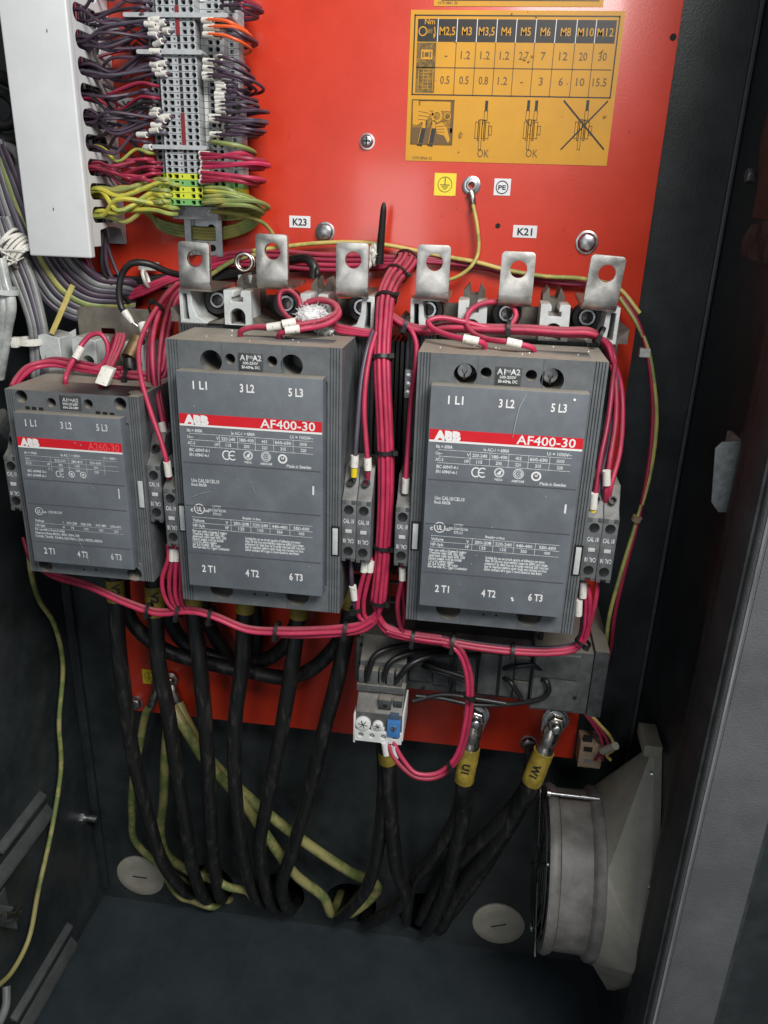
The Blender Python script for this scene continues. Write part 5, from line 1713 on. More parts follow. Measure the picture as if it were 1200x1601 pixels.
pcable([(178, 880, -.085), (179, 905, -.088), (181, 930, -.090), (184, 1000, -.088), (192, 1070, -.080), (207, 1175, -.060), (231, 1275, -.030), (258, 1355, .010)], 1, -.030, -.004, 'black power cable nearest the left side wall, hanging from the small contactor', sl=(8, 17), txt='V2')
pcable([(238, 885, -.085), (240, 915, -.088), (242, 940, -.090), (248, 1040, -.095), (261, 1105, -.085), (275, 1200, -.060), (290, 1290, -.030), (303, 1365, .010)], 1, .000, -.012, 'black power cable passing in front of the low earth sticker', sl=(8, 18), txt='V2')
pcable([(301, 900, -.075), (301, 930, -.078), (303, 960, -.080), (312, 1040, -.085), (322, 1150, -.070), (328, 1250, -.045), (333, 1335, -.005)], 1, .030, -.004, 'black power cable under the first terminal of the K23 contactor', sl=(6, 15))
pcable([(384, 910, -.075), (384, 935, -.078), (382, 960, -.080), (378, 1040, -.085), (368, 1120, -.075), (366, 1200, -.060), (373, 1290, -.030), (386, 1365, .010)], 2, -.030, -.006, 'black power cable under the middle terminal of the K23 contactor', sl=(6, 15))
pcable([(470, 920, -.075), (468, 945, -.078), (466, 965, -.080), (455, 1050, -.085), (438, 1150, -.075), (418, 1250, -.050), (406, 1335, -.005)], 2, -.004, -.014, 'black power cable under the last terminal of the K23 contactor', sl=(6, 16))
pcable([(552, 900, -.075), (550, 930, -.080), (545, 965, -.085), (530, 1050, -.085), (508, 1135, -.075), (485, 1230, -.055), (457, 1330, -.020), (440, 1385, .012)], 2, .024, -.010, 'black power cable slanting past the small overload relay to the back wall', sl=(4, 13))
# cables curving across behind the upright ones
gj = 'black cables curving across the lower plate'
for pts, lab in ((((190, 900, -.045), (194, 945, -.048), (213, 981, -.045), (261, 1018, -.040), (323, 1036, -.038), (390, 1050, -.038), (444, 1059, -.040), (482, 1049, -.045), (521, 1014, -.050), (543, 978, -.055), (552, 935, -.055)), 'lowest black cable curving across the red plate between the contactors'),
                 (((258, 910, -.030), (264, 965, -.030), (287, 1003, -.025), (325, 1024, -.020), (380, 1036, -.018), (424, 1027, -.022), (452, 998, -.030), (468, 955, -.035), (472, 915, -.035)), 'middle black cable curving across the red plate between the contactors'),
                 (((318, 915, -.020), (322, 965, -.018), (343, 1005, -.012), (365, 1034, -.008), (392, 1040, -.006), (402, 1000, -.010), (398, 950, -.015), (396, 905, -.015)), 'short black cable curving up behind the middle terminal')):
    power_cable(list(pts), lab, gj, r=.0108)
# right hand cables
gm = 'black motor cables running to the right back wall holes'
def rcable(P, hole, dx, dz, lab, **kw):
    return power_cable_world(P + into_hole(hole, dx, dz), lab, gm, **kw)


e1 = a1 + d1 * .046 + n1 * .005
e2 = a2 + d2 * .046 + n2 * .005
b1 = a1 + d1 * .096 + n1 * .004
b2 = a2 + d2 * .096 + n2 * .004
rcable([e1, e1.lerp(b1, .5), b1] + px3([(726, 1262, -.075), (712, 1330, -.045), (697, 1392, -.005)]), 4, .006, -.016, 'black motor cable with the U1 sleeve', r=.0118, sl=(0, 16), txt='U1')
rcable([e2, e2.lerp(b2, .5), b2] + px3([(806, 1270, -.075), (768, 1328, -.045), (728, 1375, -.005)]), 4, .030, -.006, 'black motor cable with the W1 sleeve', r=.0122, sl=(0, 16), txt='W1')
e3 = at(603, 1140, -.105)
rcable([e3] + px3([(604, 1165, -.108), (606, 1190, -.108), (609, 1240, -.100), (613, 1300, -.080), (620, 1360, -.040), (632, 1405, .0)]), 3, .030, -.016, 'black motor cable below the small overload relay, the front one', r=.0112, sl=(11, 16))
rcable(px3([(598, 1150, -.090), (601, 1210, -.092), (598, 1270, -.080), (588, 1335, -.050), (572, 1390, -.005)]), 3, -.020, -.012, 'black motor cable below the small overload relay, veering to the left hole', r=.0108)
rcable(px3([(722, 1180, -.070), (722, 1240, -.065), (705, 1295, -.050), (672, 1345, -.020), (645, 1380, .01)]), 4, -.030, .0, 'thin black motor cable behind the U1 cable', r=.0098)
rcable(px3([(833, 1170, -.080), (826, 1225, -.082), (790, 1275, -.065), (740, 1325, -.035), (695, 1368, .005)]), 4, -.006, .008, 'black motor cable behind the W1 cable', r=.0112)
rcable(px3([(842, 1215, -.065), (815, 1262, -.055), (780, 1320, -.030), (752, 1365, .005)]), 4, .034, .012, 'black motor cable deepest behind the W1 cable', r=.0100)

# earth cables, green yellow
ge = 'faded green yellow earth cables at the bottom of the plate'
c = at(243, 1092, .012)
def earth_lug(px, py, ang, lab):
    c = at(px, py, YP - .004)
    t = thing('earth_lug', lab, 'cable lug', (c.x, YP, c.z - .03), 'earth lugs bolted low on the plate')
    d = Vector((math.sin(ang), 0, -math.cos(ang)))
    MB().lathe(c, (0, -1, 0), [(-.002, .0125), (.002, .0125), (.0025, .0115), (.0025, .006)], 24).build('lug_eye', M['lug'], t, smooth=True)
    MB().lathe(c, (0, -1, 0), [(.0025, .0085), (.009, .0085), (.010, .007), (.010, .0001)], 6).build('nut', M['lug'], t, bevel=.0005)
    MB().tube([c + d * .010, c + d * .022 + Vector((0, -.004, 0)), c + d * .044 + Vector((0, -.005, 0))], [.0062, .0070, .0072], 12).build('barrel', M['lug'], t, smooth=True)
    return c + d * .042 + Vector((0, -.005, 0))


q1 = earth_lug(249, 1068, -.35, 'tinned earth lug beside the low earth sticker, leaning to the side wall')
q2 = earth_lug(266, 1062, .30, 'tinned earth lug behind the black cable next to the low earth sticker')
def ecable(P, lab, r=.0088, mt='pe2'):
    return power_cable_world(P, lab, ge, r=r, mt=mt, n=12)


ecable([q1] + px3([(229, 1112, .010), (218, 1165, .020), (207, 1225, .030), (206, 1275, .040), (214, 1320, .055)]) + into_hole(1, -.030, .02), 'faded green yellow earth cable dropping beside the outermost black cable', r=.0062)
ecable([q2] + px3([(292, 1130, .0), (330, 1190, .0), (398, 1255, .005), (470, 1312, .015), (545, 1362, .030), (590, 1388, .055)]) + into_hole(3, .0, -.0), 'faded green yellow earth cable slanting across the back wall, upper one', r=.0086)
ecable([q2 + Vector((-.004, -.012, 0))] + px3([(290, 1140, -.012), (322, 1190, -.012), (372, 1245, -.006), (420, 1312, .010), (462, 1368, .030), (505, 1402, .050)]) + into_hole(3, -.034, -.006), 'faded green yellow earth cable slanting across the back wall, lower one', r=.0086)
ecable(px3([(262, 1130, .010), (258, 1180, .015), (255, 1250, .025), (251, 1305, .035), (262, 1338, .045), (295, 1362, .055), (335, 1378, .062)]) + into_hole(1, .036, -.008), 'faded green yellow earth cable hanging behind the second black cable', r=.0076)
ecable(px3([(330, 1370, .030), (355, 1386, .030), (385, 1393, .045)]) + into_hole(2, -.036, -.010), 'short tan earth cable end near the back wall holes', r=.0070)
ecable(px3([(252, 1320, .050), (262, 1375, .045), (282, 1402, .050), (300, 1408, .065)]) + into_hole(1, .01, -.030), 'olive earth cable end looping low at the back wall', r=.0062)

# ================================================================== pink control wiring
gp = 'pink control wires of the main upright bundle'
lab_main = 'pink red control wire in the thick upright bundle between the large contactors'
main = [(640, 400, .000), (633, 412, -.020), (617, 432, -.060), (604, 462, -.100), (600, 500, -.125), (597, 560, -.150), (600, 640, -.165), (603, 720, -.172), (602, 800, -.176), (597, 880, -.178), (591, 940, -.178)]
CORE = spline(px3(main), 6)
branch_r = [(590, 962, -.178), (603, 983, -.178), (640, 994, -.176), (690, 1001, -.174)]
branch_l = [(588, 962, -.178), (572, 978, -.178), (530, 986, -.178), (470, 989, -.176)]


def pack(core, k, n, R, flat=None):
    """k-th of n wires packed round a core path; flat(i) widens the pack at a station"""
    up = Vector((0, -1, 0))
    out = []
    for i, p in enumerate(core):
        t_ = (core[min(i + 1, len(core) - 1)] - core[max(i - 1, 0)]).normalized()
        u_ = (up - t_ * up.dot(t_))
        u_ = u_.normalized() if u_.length > .05 else Vector((0, 0, 1))
        v_ = t_.cross(u_).normalized()
        if k == 0:
            a, b = 0.0, 0.0
        else:
            an = 2 * PI * (k - .5) / (n - 1)
            a, b = R * math.cos(an), R * math.sin(an)
        f = flat(i / (len(core) - 1)) if flat else 1.0
        out.append(p + u_ * (a / f ** .5) + v_ * (b * f))
    return out


NW = 9
RPK = .0068
fl = lambda q: 1.0 + .55 * max(0, 1 - q / .45)
for k in range(NW):
    body = pack(CORE, k, NW, RPK, fl)[::3]
    if k % 2 == 0:
        tail = px3([(p[0], p[1] + (k - 4) * 1.6, p[2] + .002 * (k % 4)) for p in branch_l] + [(430, 988 + (k - 4) * 1.4, -.174)])
    else:
        tail = px3([(p[0], p[1] + (k - 4) * 1.8, p[2] + .002 * (k % 3)) for p in branch_r])
    wire('control_wire', body + tail, lab_main, gp, 'pink', r=.0027, world=True, per=4)
for py, lab in ((404, 'at the very top of the main pink bundle'), (428, 'where the main pink bundle bends down'), (466, 'level with the terminal screws on the main bundle'),
                (565, 'on the main bundle below the contactor tops'), (711, 'on the main bundle above the auxiliary blocks'), (850, 'on the main bundle between the auxiliary blocks'), (938, 'at the foot of the main bundle')):
    zt_ = None
    best = min(range(len(CORE)), key=lambda i: abs(PY(CORE[i]) - py))
    d = CORE[min(best + 1, len(CORE) - 1)] - CORE[max(best - 1, 0)]
    f = fl(best / (len(CORE) - 1))
    c, d = CORE[best], d.normalized()
    up = Vector((0, -1, 0)); u_ = up - d * up.dot(d); u_ = u_.normalized() if u_.length > .05 else Vector((0, 0, 1)); v_ = d.cross(u_).normalized()
    ra, rb = RPK / f ** .5 + .0034, RPK * f + .0034
    mb = MB()
    n_ = 22
    ring = []
    for s_ in (-1, 1):
        for e_ in (0, .0012):
            ring.append([c + d * s_ * .0022 + u_ * (ra + e_) * math.cos(2 * PI * i / n_) + v_ * (rb + e_) * math.sin(2 * PI * i / n_) for i in range(n_)])
    vs_ = ring[0] + ring[1] + ring[3] + ring[2]
    mb.add(vs_, [(j * n_ + i, j * n_ + (i + 1) % n_, ((j + 1) % 4) * n_ + (i + 1) % n_, ((j + 1) % 4) * n_ + i) for j in range(4) for i in range(n_)])
    h_ = c + u_ * ra * .5 - v_ * rb * .9
    mb.hull8([h_ + d * a * .003 + v_ * b * .003 for a, b in ((-1, -1), (1, -1), (1, 1), (-1, 1))], [h_ + (u_ * .6 - v_ * .4) * .006 + d * a * .0026 + v_ * b * .0026 for a, b in ((-1, -1), (1, -1), (1, 1), (-1, 1))])
    single(mb.build('cable_tie', M['tie'], smooth=True), 'black cable tie ' + lab, 'cable tie', 'black cable ties round the wire bundles')

# bottom run to the left
gb = 'pink control wires of the bottom run'
lab_b = 'pink red control wire of the bundle sagging below the contactors'
run = [(60, 885, -.100), (84, 900, -.130), (140, 917, -.155), (195, 942, -.168), (245, 958, -.174), (300, 955, -.178), (335, 964, -.178), (385, 984, -.178), (440, 988, -.178), (500, 987, -.178), (555, 982, -.178), (582, 968, -.178)]
for k, (dy, dY) in enumerate(((-4, 0), (2.5, -.003), (-1, .006))):
    wire('control_wire', [(p[0], p[1] + dy, p[2] + dY) for p in run], lab_b, gb, 'pink', r=.0028)
for px, py, R, lab in ((233, 954, .0085, 'below the small contactor'), (331, 962, .011, 'below the first terminal of the K23 contactor'), (433, 986, .011, 'between the middle power cables'), (541, 984, .0115, 'in front of the slanting power cable')):
    tie(at(px, py, -.176), Vector((1, 0, -.06)), R, 'black cable tie on the bottom pink run ' + lab)
# wires dropping from the left auxiliary block of K23
gd = 'pink wires at the auxiliary blocks'
for k in range(4):
    x = 261 + k * 6.2
    bow = (-7, -2, 1, 4)[k]
    wo = wire('control_wire', [(x + 1, 850, -.178), (x + 2, 872, -.182), (x - 1 + bow, 905, -.182), (x + 1 + bow * .6, 935, -.180), (x + 12, 953, -.178), (x + 38, 954, -.176)], 'pink red wire dropping from the auxiliary block between small and K23 contactor', gd, 'pink', r=.0028)
    if k in (1, 2):
        a, b = at(x + 2, 858, -.181), at(x + 2, 877, -.183)
        MB().tube([a, a.lerp(b, .5), b], .0041, 10).build('marker_sleeve', M['sleeve'], wo, smooth=True)
tie(at(280, 957, -.178), Vector((1, 0, -.1)), .010, 'black cable tie where the pink drop wires join the bottom run')

# right branch: along the relay, then up to the right auxiliary blocks
gr2 = 'pink control wires of the lower right run'
lab_r = 'pink red control wire of the run across the wide overload relay'
rr_ = [(604, 984, -.176), (640, 994, -.174), (690, 1002, -.172), (740, 1011, -.170), (800, 1018, -.168), (860, 1020, -.166), (898, 1014, -.166), (914, 995, -.168), (918, 965, -.172), (919, 935, -.176), (916, 915, -.176)]
for k, (dy, dY, mt) in enumerate(((-7, .006, 'purple'), (-3, 0, 'pink'), (2.5, -.002, 'pink'))):
    wire('control_wire', [(p[0] + (dy if i > 6 else 0), p[1] + dy * (1 if i < 7 else .3), p[2] + dY) for i, p in enumerate(rr_)], lab_r if mt == 'pink' else 'grey purple control wire of the run across the wide overload relay', gr2, mt, r=.0028)
wire('control_wire', [(914, 995, -.170), (926, 960, -.176), (932, 930, -.178), (934, 905, -.176)], 'pink red wire joining the outermost auxiliary block from below', gr2, 'pink', r=.0028)
for px, py, Y, R, d, lab in ((645, 997, -.173, .0105, (1, 0, -.1), 'left end of the run across the overload relay'), (707, 1004, -.172, .0125, (1, 0, -.1), 'where the pink loop leaves for the small overload relay'), (801, 1018, -.168, .0095, (1, 0, -.03), 'middle of the run across the overload relay'), (911, 1004, -.168, .0085, (.4, 0, 1), 'where the run turns up at the right')):
    tie(at(px, py, Y), Vector(d), R, 'black cable tie at the ' + lab if not lab.startswith('where') else 'black cable tie ' + lab)
for px, py, mt in ((912, 922, 'sleeve'), (905, 950, 'sleeve')):
    a = at(px, py - 12, -.180); b = at(px - 1, py + 12, -.180)
    single(MB().tube([a, a.lerp(b, .5), b], .0042, 10).build('marker_sleeve', M[mt], smooth=True), 'white marker sleeve below the auxiliary block with dark screws' if py < 930 else 'slim white marker sleeve hanging lower by the K21 housing edge', 'sleeve')
# loop to the small overload relay
gl2 = 'pink loop of the small overload relay'
loop = [(692, 1003, -.172), (715, 1014, -.174), (730, 1045, -.174), (734, 1085, -.174), (729, 1135, -.174), (712, 1188, -.174), (683, 1212, -.176), (650, 1212, -.178), (625, 1193, -.174), (611, 1170, -.168), (607, 1158, -.164)]
for k, o_ in enumerate((-3.2, 3.2)):
    P = []
    for i, p in enumerate(loop):
        ox, oy = (o_, 0) if 1 < i < 5 else ((o_ * .6, o_ * .8) if i in (5,) else (0, o_))
        if i > 7: ox, oy = -o_ * 1.6 + 3, o_ * .3
        if i < 2: ox, oy = o_ * .4, -o_
        P.append((p[0] + ox, p[1] + oy, p[2]))
    wo = wire('control_wire', P, 'pink red wire of the long loop hanging from the small overload relay', gl2, 'pink', r=.0030)
    px, py = ((601, 1176), (616, 1180))[k]
    a, b = at(px, py - 15, -.166), at(px + 3, py + 4, -.168)
    MB().tube([a, a.lerp(b, .5), b], .0046, 10).build('marker_sleeve', M['ovlwhite'], wo, smooth=True)
tie(at(734, 1087, -.174), Vector((0, 0, 1)), .0066, 'black cable tie on the upright stretch of the pink loop')
tie(at(706, 1197, -.175), Vector((-.7, 0, -.6)), .0066, 'black cable tie low on the pink loop beside the U1 sleeve')

# K23 right-hand auxiliary blocks
wo = wire('control_wire', [(588, 520, -.140), (580, 545, -.150), (572, 590, -.165), (569, 640, -.175), (572, 690, -.182), (575, 730, -.186), (574, 756, -.180)], 'pink red wire running down to the outer auxiliary block beside the K23 contactor', gd, 'pink', r=.0028)
a, b = at(574.5, 716, -.185), at(575, 735, -.186)
MB().tube([a, a.lerp(b, .5), b], .0042, 10).build('marker_sleeve', M['sleeve'], wo, smooth=True)
wo = wire('control_wire', [(583, 518, -.135), (573, 548, -.150), (564, 600, -.165), (559, 660, -.178), (555, 715, -.186), (553, 756, -.180)], 'grey purple wire running down to the inner auxiliary block beside the K23 contactor', gd, 'greypurple', r=.0026)
a, b = at(554.5, 712, -.186), at(553.5, 730, -.186)
MB().tube([a, a.lerp(b, .5), b], .0044, 10).build('marker_sleeve', M['sleeve'], wo, smooth=True)
a, b = at(553.5, 731, -.186), at(553, 745, -.185)
MB().tube([a, a.lerp(b, .5), b], .0036, 10).build('yellow_ferrule', M['signyel'], wo, smooth=True)
for k, px in enumerate((570, 579)):
    wo = wire('control_wire', [(px + 1, 872, -.176), (px, 890, -.184), (px - 6, 915, -.182), (px - 11, 945, -.180), (px - 8, 965, -.178), (px + 8, 975, -.177)], 'pink red wire leaving the outer K23 auxiliary block from below', gd, 'pink', r=.0028)
    a, b = at(px + .5, 878, -.184), at(px - 1.5, 894, -.185)
    MB().tube([a, a.lerp(b, .5), b], .0042, 10).build('marker_sleeve', M['sleeve'], wo, smooth=True)
wo = wire('control_wire', [(549, 872, -.176), (549, 900, -.182), (551, 930, -.180), (556, 955, -.178), (566, 972, -.177)], 'dark purple wire leaving the inner K23 auxiliary block from below', gd, 'purple', r=.0028)
a, b = at(551, 916, -.183), at(554, 937, -.181)
MB().tube([a, a.lerp(b, .5), b], .0043, 10).build('marker_sleeve', M['sleeve'], wo, smooth=True)
tie(at(556, 952, -.180), Vector((.2, 0, -1)), .007, 'black cable tie below the K23 auxiliary block pair')
# K21 left auxiliary block
wo = wire('control_wire', [(620, 498, -.110), (640, 513, -.122), (650, 535, -.130), (649, 570, -.145), (643, 620, -.160), (638, 690, -.175), (634, 750, -.186), (632, 780, -.178)], 'pink red wire running down beside the K21 contactor to its auxiliary block', gd, 'pink', r=.0028)
a, b = at(634.5, 748, -.187), at(633, 770, -.186)
MB().tube([a, a.lerp(b, .5), b], .0042, 10).build('marker_sleeve', M['sleeve'], wo, smooth=True)
wo = wire('control_wire', [(629, 880, -.178), (628, 905, -.184), (621, 945, -.180), (626, 980, -.177), (636, 998, -.175)], 'pink red wire leaving the K21 auxiliary block, bowed outward', gd, 'pink', r=.0028)
a, b = at(629, 887, -.184), at(629, 907, -.185)
MB().tube([a, a.lerp(b, .5), b], .0042, 10).build('marker_sleeve', M['sleeve'], wo, smooth=True)
wire('control_wire', [(630, 880, -.172), (630, 925, -.174), (632, 960, -.174), (626, 990, -.174)], 'pink red wire leaving the K21 auxiliary block, hanging straight', gd, 'pink2', r=.0028)
# K21 right auxiliary blocks and the run over its top
gt = 'pink wires over the top of the K21 contactor'
top_run = [(604, 490, -.112), (630, 508, -.118), (660, 517, -.120), (700, 512, -.122), (760, 515, -.124), (820, 516, -.124), (880, 520, -.124), (925, 522, -.122), (948, 538, -.116), (957, 562, -.118)]
ends = ([(962, 600, -.135), (962, 660, -.155), (953, 720, -.180), (947, 768, -.186), (946, 790, -.178)], [(970, 600, -.120), (973, 650, -.135), (968, 710, -.165), (955, 758, -.184), (950, 785, -.180)], [(957, 600, -.140), (950, 660, -.160), (938, 720, -.178), (930, 778, -.188), (928, 800, -.180)])
for k, (dy, dY, mt) in enumerate(((-5, .003, 'pink'), (0, -.003, 'pink'), (4, .002, 'pink2'))):
    P = [(p[0] + (dy * .8 if i > 7 else 0), p[1] + dy * (1 if i < 8 else -.3), p[2] + dY) for i, p in enumerate(top_run)] + list(ends[k])
    wo = wire('control_wire', P, ('pink red wire over the K21 contactor, ending at the outermost auxiliary block', 'pink red wire over the K21 contactor bowing widest towards the right wall', 'dull red wire over the K21 contactor, ending at its near auxiliary block')[k], gt, mt, r=.0028)
    if k in (0, 2):
        (ax, ay), (bx, by) = (((948, 736), (948, 758)), None, ((929, 771), (927, 795)))[k]
        a, b = at(ax, ay, -.190), at(bx, by, -.189)
        MB().tube([a, a.lerp(b, .5), b], .0042, 10).build('marker_sleeve', M['sleeve'], wo, smooth=True)
    if k == 2:
        a, b = at(926.5, 796, -.188), at(926, 806, -.187)
        MB().tube([a, a.lerp(b, .5), b], .0034, 10).build('yellow_ferrule', M['signyel'], wo, smooth=True)
wire('control_wire', [(955, 555, -.112), (964, 600, -.125), (958, 660, -.150), (946, 720, -.172), (934, 770, -.185)], 'grey purple wire squeezed beside the K21 contactor housing', gt, 'greypurple', r=.0028)
tie(at(634, 509, -.120), Vector((1, 0, -.3)), .0095, 'black cable tie left of the K21 contactor top')
tie(at(794, 514, -.125), Vector((1, 0, -.05)), .0085, 'black cable tie in the middle of the K21 contactor top')
tie(at(936, 524, -.122), Vector((1, 0, -.5)), .0090, 'black cable tie at the right corner of the K21 contactor top')
# coil leads of K21
wo = wire('control_wire', [(757, 548, -.160), (757, 538, -.168), (748, 534, -.172), (728, 530, -.172), (700, 524, -.160), (676, 513, -.145), (669, 503, -.138), (685, 497, -.132), (720, 502, -.126), (770, 514, -.124), (820, 519, -.124)], 'pink red coil lead of the K21 contactor, the wide flat loop', gt, 'pink', r=.0030)
a, b = at(724, 529, -.173), at(748, 534, -.174)
MB().tube([a, a.lerp(b, .5), b], .0044, 10).build('marker_sleeve', M['sleeve'], wo, smooth=True)
wo = wire('control_wire', [(835, 552, -.160), (832, 544, -.168), (815, 539, -.172), (790, 534, -.172), (760, 530, -.160), (738, 520, -.140), (729, 505, -.126), (733, 488, -.116), (750, 476, -.112), (780, 472, -.110), (800, 478, -.108), (806, 494, -.112), (795, 510, -.120), (770, 516, -.124)], 'pink red coil lead of the K21 contactor, the tall loop', gt, 'pink', r=.0030)
a, b = at(792, 534, -.174), at(815, 539, -.174)
MB().tube([a, a.lerp(b, .5), b], .0044, 10).build('marker_sleeve', M['sleeve'], wo, smooth=True)
# coil leads of K23
gt1 = 'pink coil leads on top of the K23 contactor'
wo = wire('control_wire', [(376, 528, -.160), (376, 518, -.165), (392, 512, -.165), (430, 510, -.165), (470, 507, -.155), (510, 498, -.140), (526, 486, -.130), (518, 474, -.122), (495, 470, -.118), (475, 476, -.118)], 'pink red coil lead of the K23 contactor, the longer flat one', gt1, 'pink', r=.0030)
a, b = at(418, 512, -.166), at(440, 509, -.166)
MB().tube([a, a.lerp(b, .5), b], .0044, 10).build('marker_sleeve', M['sleeve'], wo, smooth=True)
wo = wire('control_wire', [(437, 532, -.160), (437, 522, -.166), (450, 518, -.168), (475, 514, -.162), (510, 507, -.146), (530, 492, -.132), (524, 476, -.122), (500, 468, -.116), (480, 472, -.114)], 'pink red coil lead of the K23 contactor, the lower one with two sleeves', gt1, 'pink', r=.0030)
for (p0, p1) in (((445, 516), (468, 514)), ((441, 507), (462, 503))):
    a, b = at(*p0, -.170), at(*p1, -.166)
    MB().tube([a, a.lerp(b, .5), b], .0044, 10).build('marker_sleeve', M['sleeve'], wo, smooth=True)
wire('control_wire', [(470, 505, -.150), (450, 496, -.135), (437, 476, -.122), (438, 458, -.116), (450, 453, -.114), (466, 466, -.112), (470, 480, -.114)], 'pink red wire loop round the middle terminal screw of the K23 contactor', gt1, 'pink', r=.0028)
for k in range(3):
    wire('control_wire', [(508 - 3 * k, 492, -.116 + .003 * k), (525, 508 + k * 4, -.120), (550, 514 + k * 3.5, -.122), (580, 518 + k * 3, -.122), (594, 516 + k * 3, -.120)], 'pink red wire leaving the K23 contactor top for the main bundle', gt1, 'pink', r=.0028)

# bundle between the small contactor and K23
gk = 'pink wires falling between the small contactor and K23'
lab_k = 'pink red wire falling between the small contactor and the K23 contactor'
fan = [
    [(300, 425, .000), (272, 448, -.030), (246, 480, -.075), (226, 515, -.115), (217, 545, -.140), (220, 590, -.165), (234, 640, -.180), (252, 692, -.192), (261, 725, -.196), (264, 748, -.186)],
    [(300, 430, .004), (268, 456, -.028), (248, 490, -.075), (238, 535, -.110), (240, 590, -.130), (250, 640, -.145), (260, 690, -.150), (266, 730, -.150), (268, 760, -.140)],
    [(302, 436, .004), (272, 462, -.030), (258, 500, -.070), (250, 545, -.100), (248, 600, -.125), (256, 650, -.138), (264, 700, -.142), (268, 760, -.130)],
    [(300, 428, .010), (266, 452, -.020), (242, 490, -.060), (234, 530, -.090), (232, 580, -.110), (240, 640, -.130), (250, 690, -.145), (258, 740, -.140)],
    [(304, 440, .006), (276, 468, -.030), (266, 505, -.060), (258, 545, -.085), (252, 580, -.095), (240, 586, -.105), (215, 583, -.110), (190, 583, -.112)],
    [(304, 440, .010), (280, 470, -.024), (268, 510, -.055), (262, 560, -.080), (254, 590, -.090), (238, 594, -.105), (212, 590, -.112), (186, 588, -.116)],
]
for k, P in enumerate(fan):
    wo = wire('control_wire', P, lab_k if k < 4 else 'pink red wire turning from the falling bundle to the small contactor top', gk, 'pink' if k in (0, 1, 4) else 'pink2', r=.0029)
    if k == 0:
        a, b = at(260.5, 722, -.197), at(263.5, 744, -.195)
        MB().tube([a, a.lerp(b, .5), b], .0042, 10).build('marker_sleeve', M['sleeve'], wo, smooth=True)
    if k == 3:
        a, b = at(252, 660, -.150), at(256, 676, -.152)
        MB().tube([a, a.lerp(b, .5), b], .0042, 10).build('marker_sleeve', M['sleeve'], wo, smooth=True)
tie(at(244, 484, -.074), at(226, 515, -.115) - at(246, 480, -.075), .0085, 'black cable tie on the wires above the small contactor')
tie(at(200, 588, -.114), Vector((1, 0, 0)), .0085, 'black cable tie on top of the small contactor')
# over the small contactor top
gs = 'pink wires over the small contactor'
for k, P in enumerate(([(18, 604, -.165), (26, 590, -.150), (45, 572, -.125), (75, 565, -.112), (115, 571, -.110), (150, 578, -.110), (188, 584, -.112)],
                       [(22, 606, -.160), (34, 590, -.142), (55, 575, -.120), (85, 571, -.110), (125, 578, -.108), (165, 585, -.110), (195, 592, -.112)],
                       [(40, 590, -.130), (52, 574, -.112), (80, 562, -.104), (120, 566, -.104), (160, 574, -.106), (190, 576, -.110)])):
    wire('control_wire', P, 'pink red wire lying across the top of the small contactor', gs, 'pink' if k < 2 else 'pink2', r=.0030)
wo = wire('control_wire', [(102, 602, -.150), (102, 592, -.152), (108, 575, -.135), (118, 556, -.122), (128, 538, -.112), (142, 524, -.106), (156, 522, -.104), (166, 534, -.104), (168, 555, -.106), (158, 572, -.108), (140, 578, -.110)], 'pink red coil lead looping high over the small contactor', gs, 'pink', r=.0030)
a, b = at(117, 561, -.126), at(127, 543, -.118)
MB().tube([a, a.lerp(b, .5), b], .0046, 10).build('marker_sleeve', M['sleeve'], wo, smooth=True)
for k in range(3):
    wo = wire('control_wire', [(157 + k * 3, 606, -.150), (157 + k * 4, 596, -.152), (164 + k * 3, 582, -.140), (172 + k * 4, 560, -.125), (181 + k * 5, 535, -.112), (184 + k * 4.5, 524, -.104), (178 + k * 6, 530, -.094), (172 + k * 5, 560, -.090)], 'pink red coil lead bunched under the square marker of the small contactor', gs, 'pink', r=.0030)
    if k == 1:
        a, b = at(160, 600, -.158), at(171, 574, -.146)
        d = (b - a).normalized(); n_ = Vector((0, -1, 0)); sd = d.cross(n_).normalized()
        q = [a + sd * .0070, a - sd * .0070, b - sd * .0070, b + sd * .0070]
        MB().hull8([p + n_ * .0052 for p in q], [p - n_ * .004 for p in q]).build('square_marker', M['sleeve'], wo, bevel=.001)
# short red pieces seen left of the small contactor
wire('control_wire', [(36, 840, -.120), (44, 866, -.125), (52, 880, -.118), (66, 890, -.11)], 'short dull red wire behind the lower edge of the small contactor', gs, 'pink2', r=.0030)

# white cotton fluff
c = at(489, 495, -.135)
t = crumple(c, (.0165, .011, .0098), 4, .35, 3, 1.3)
fibres(t, c, (.0165, .011, .0100), 1500, (.003, .009), .00020)
single(t.build('white_fluff', M['fluff'], smooth=True), 'tuft of white fluff on the K23 contactor top among pink loops', 'fluff')
c = at(507, 516, -.128)
mb = fibres(crumple(c, (.010, .006, .0045), 9, .5, 3), c, (.010, .006, .0045), 250, (.002, .006), .00018)
single(mb.build('grey_fluff', M['clearplastic'], smooth=True), 'small grey wad of dust below the white fluff tuft', 'fluff')

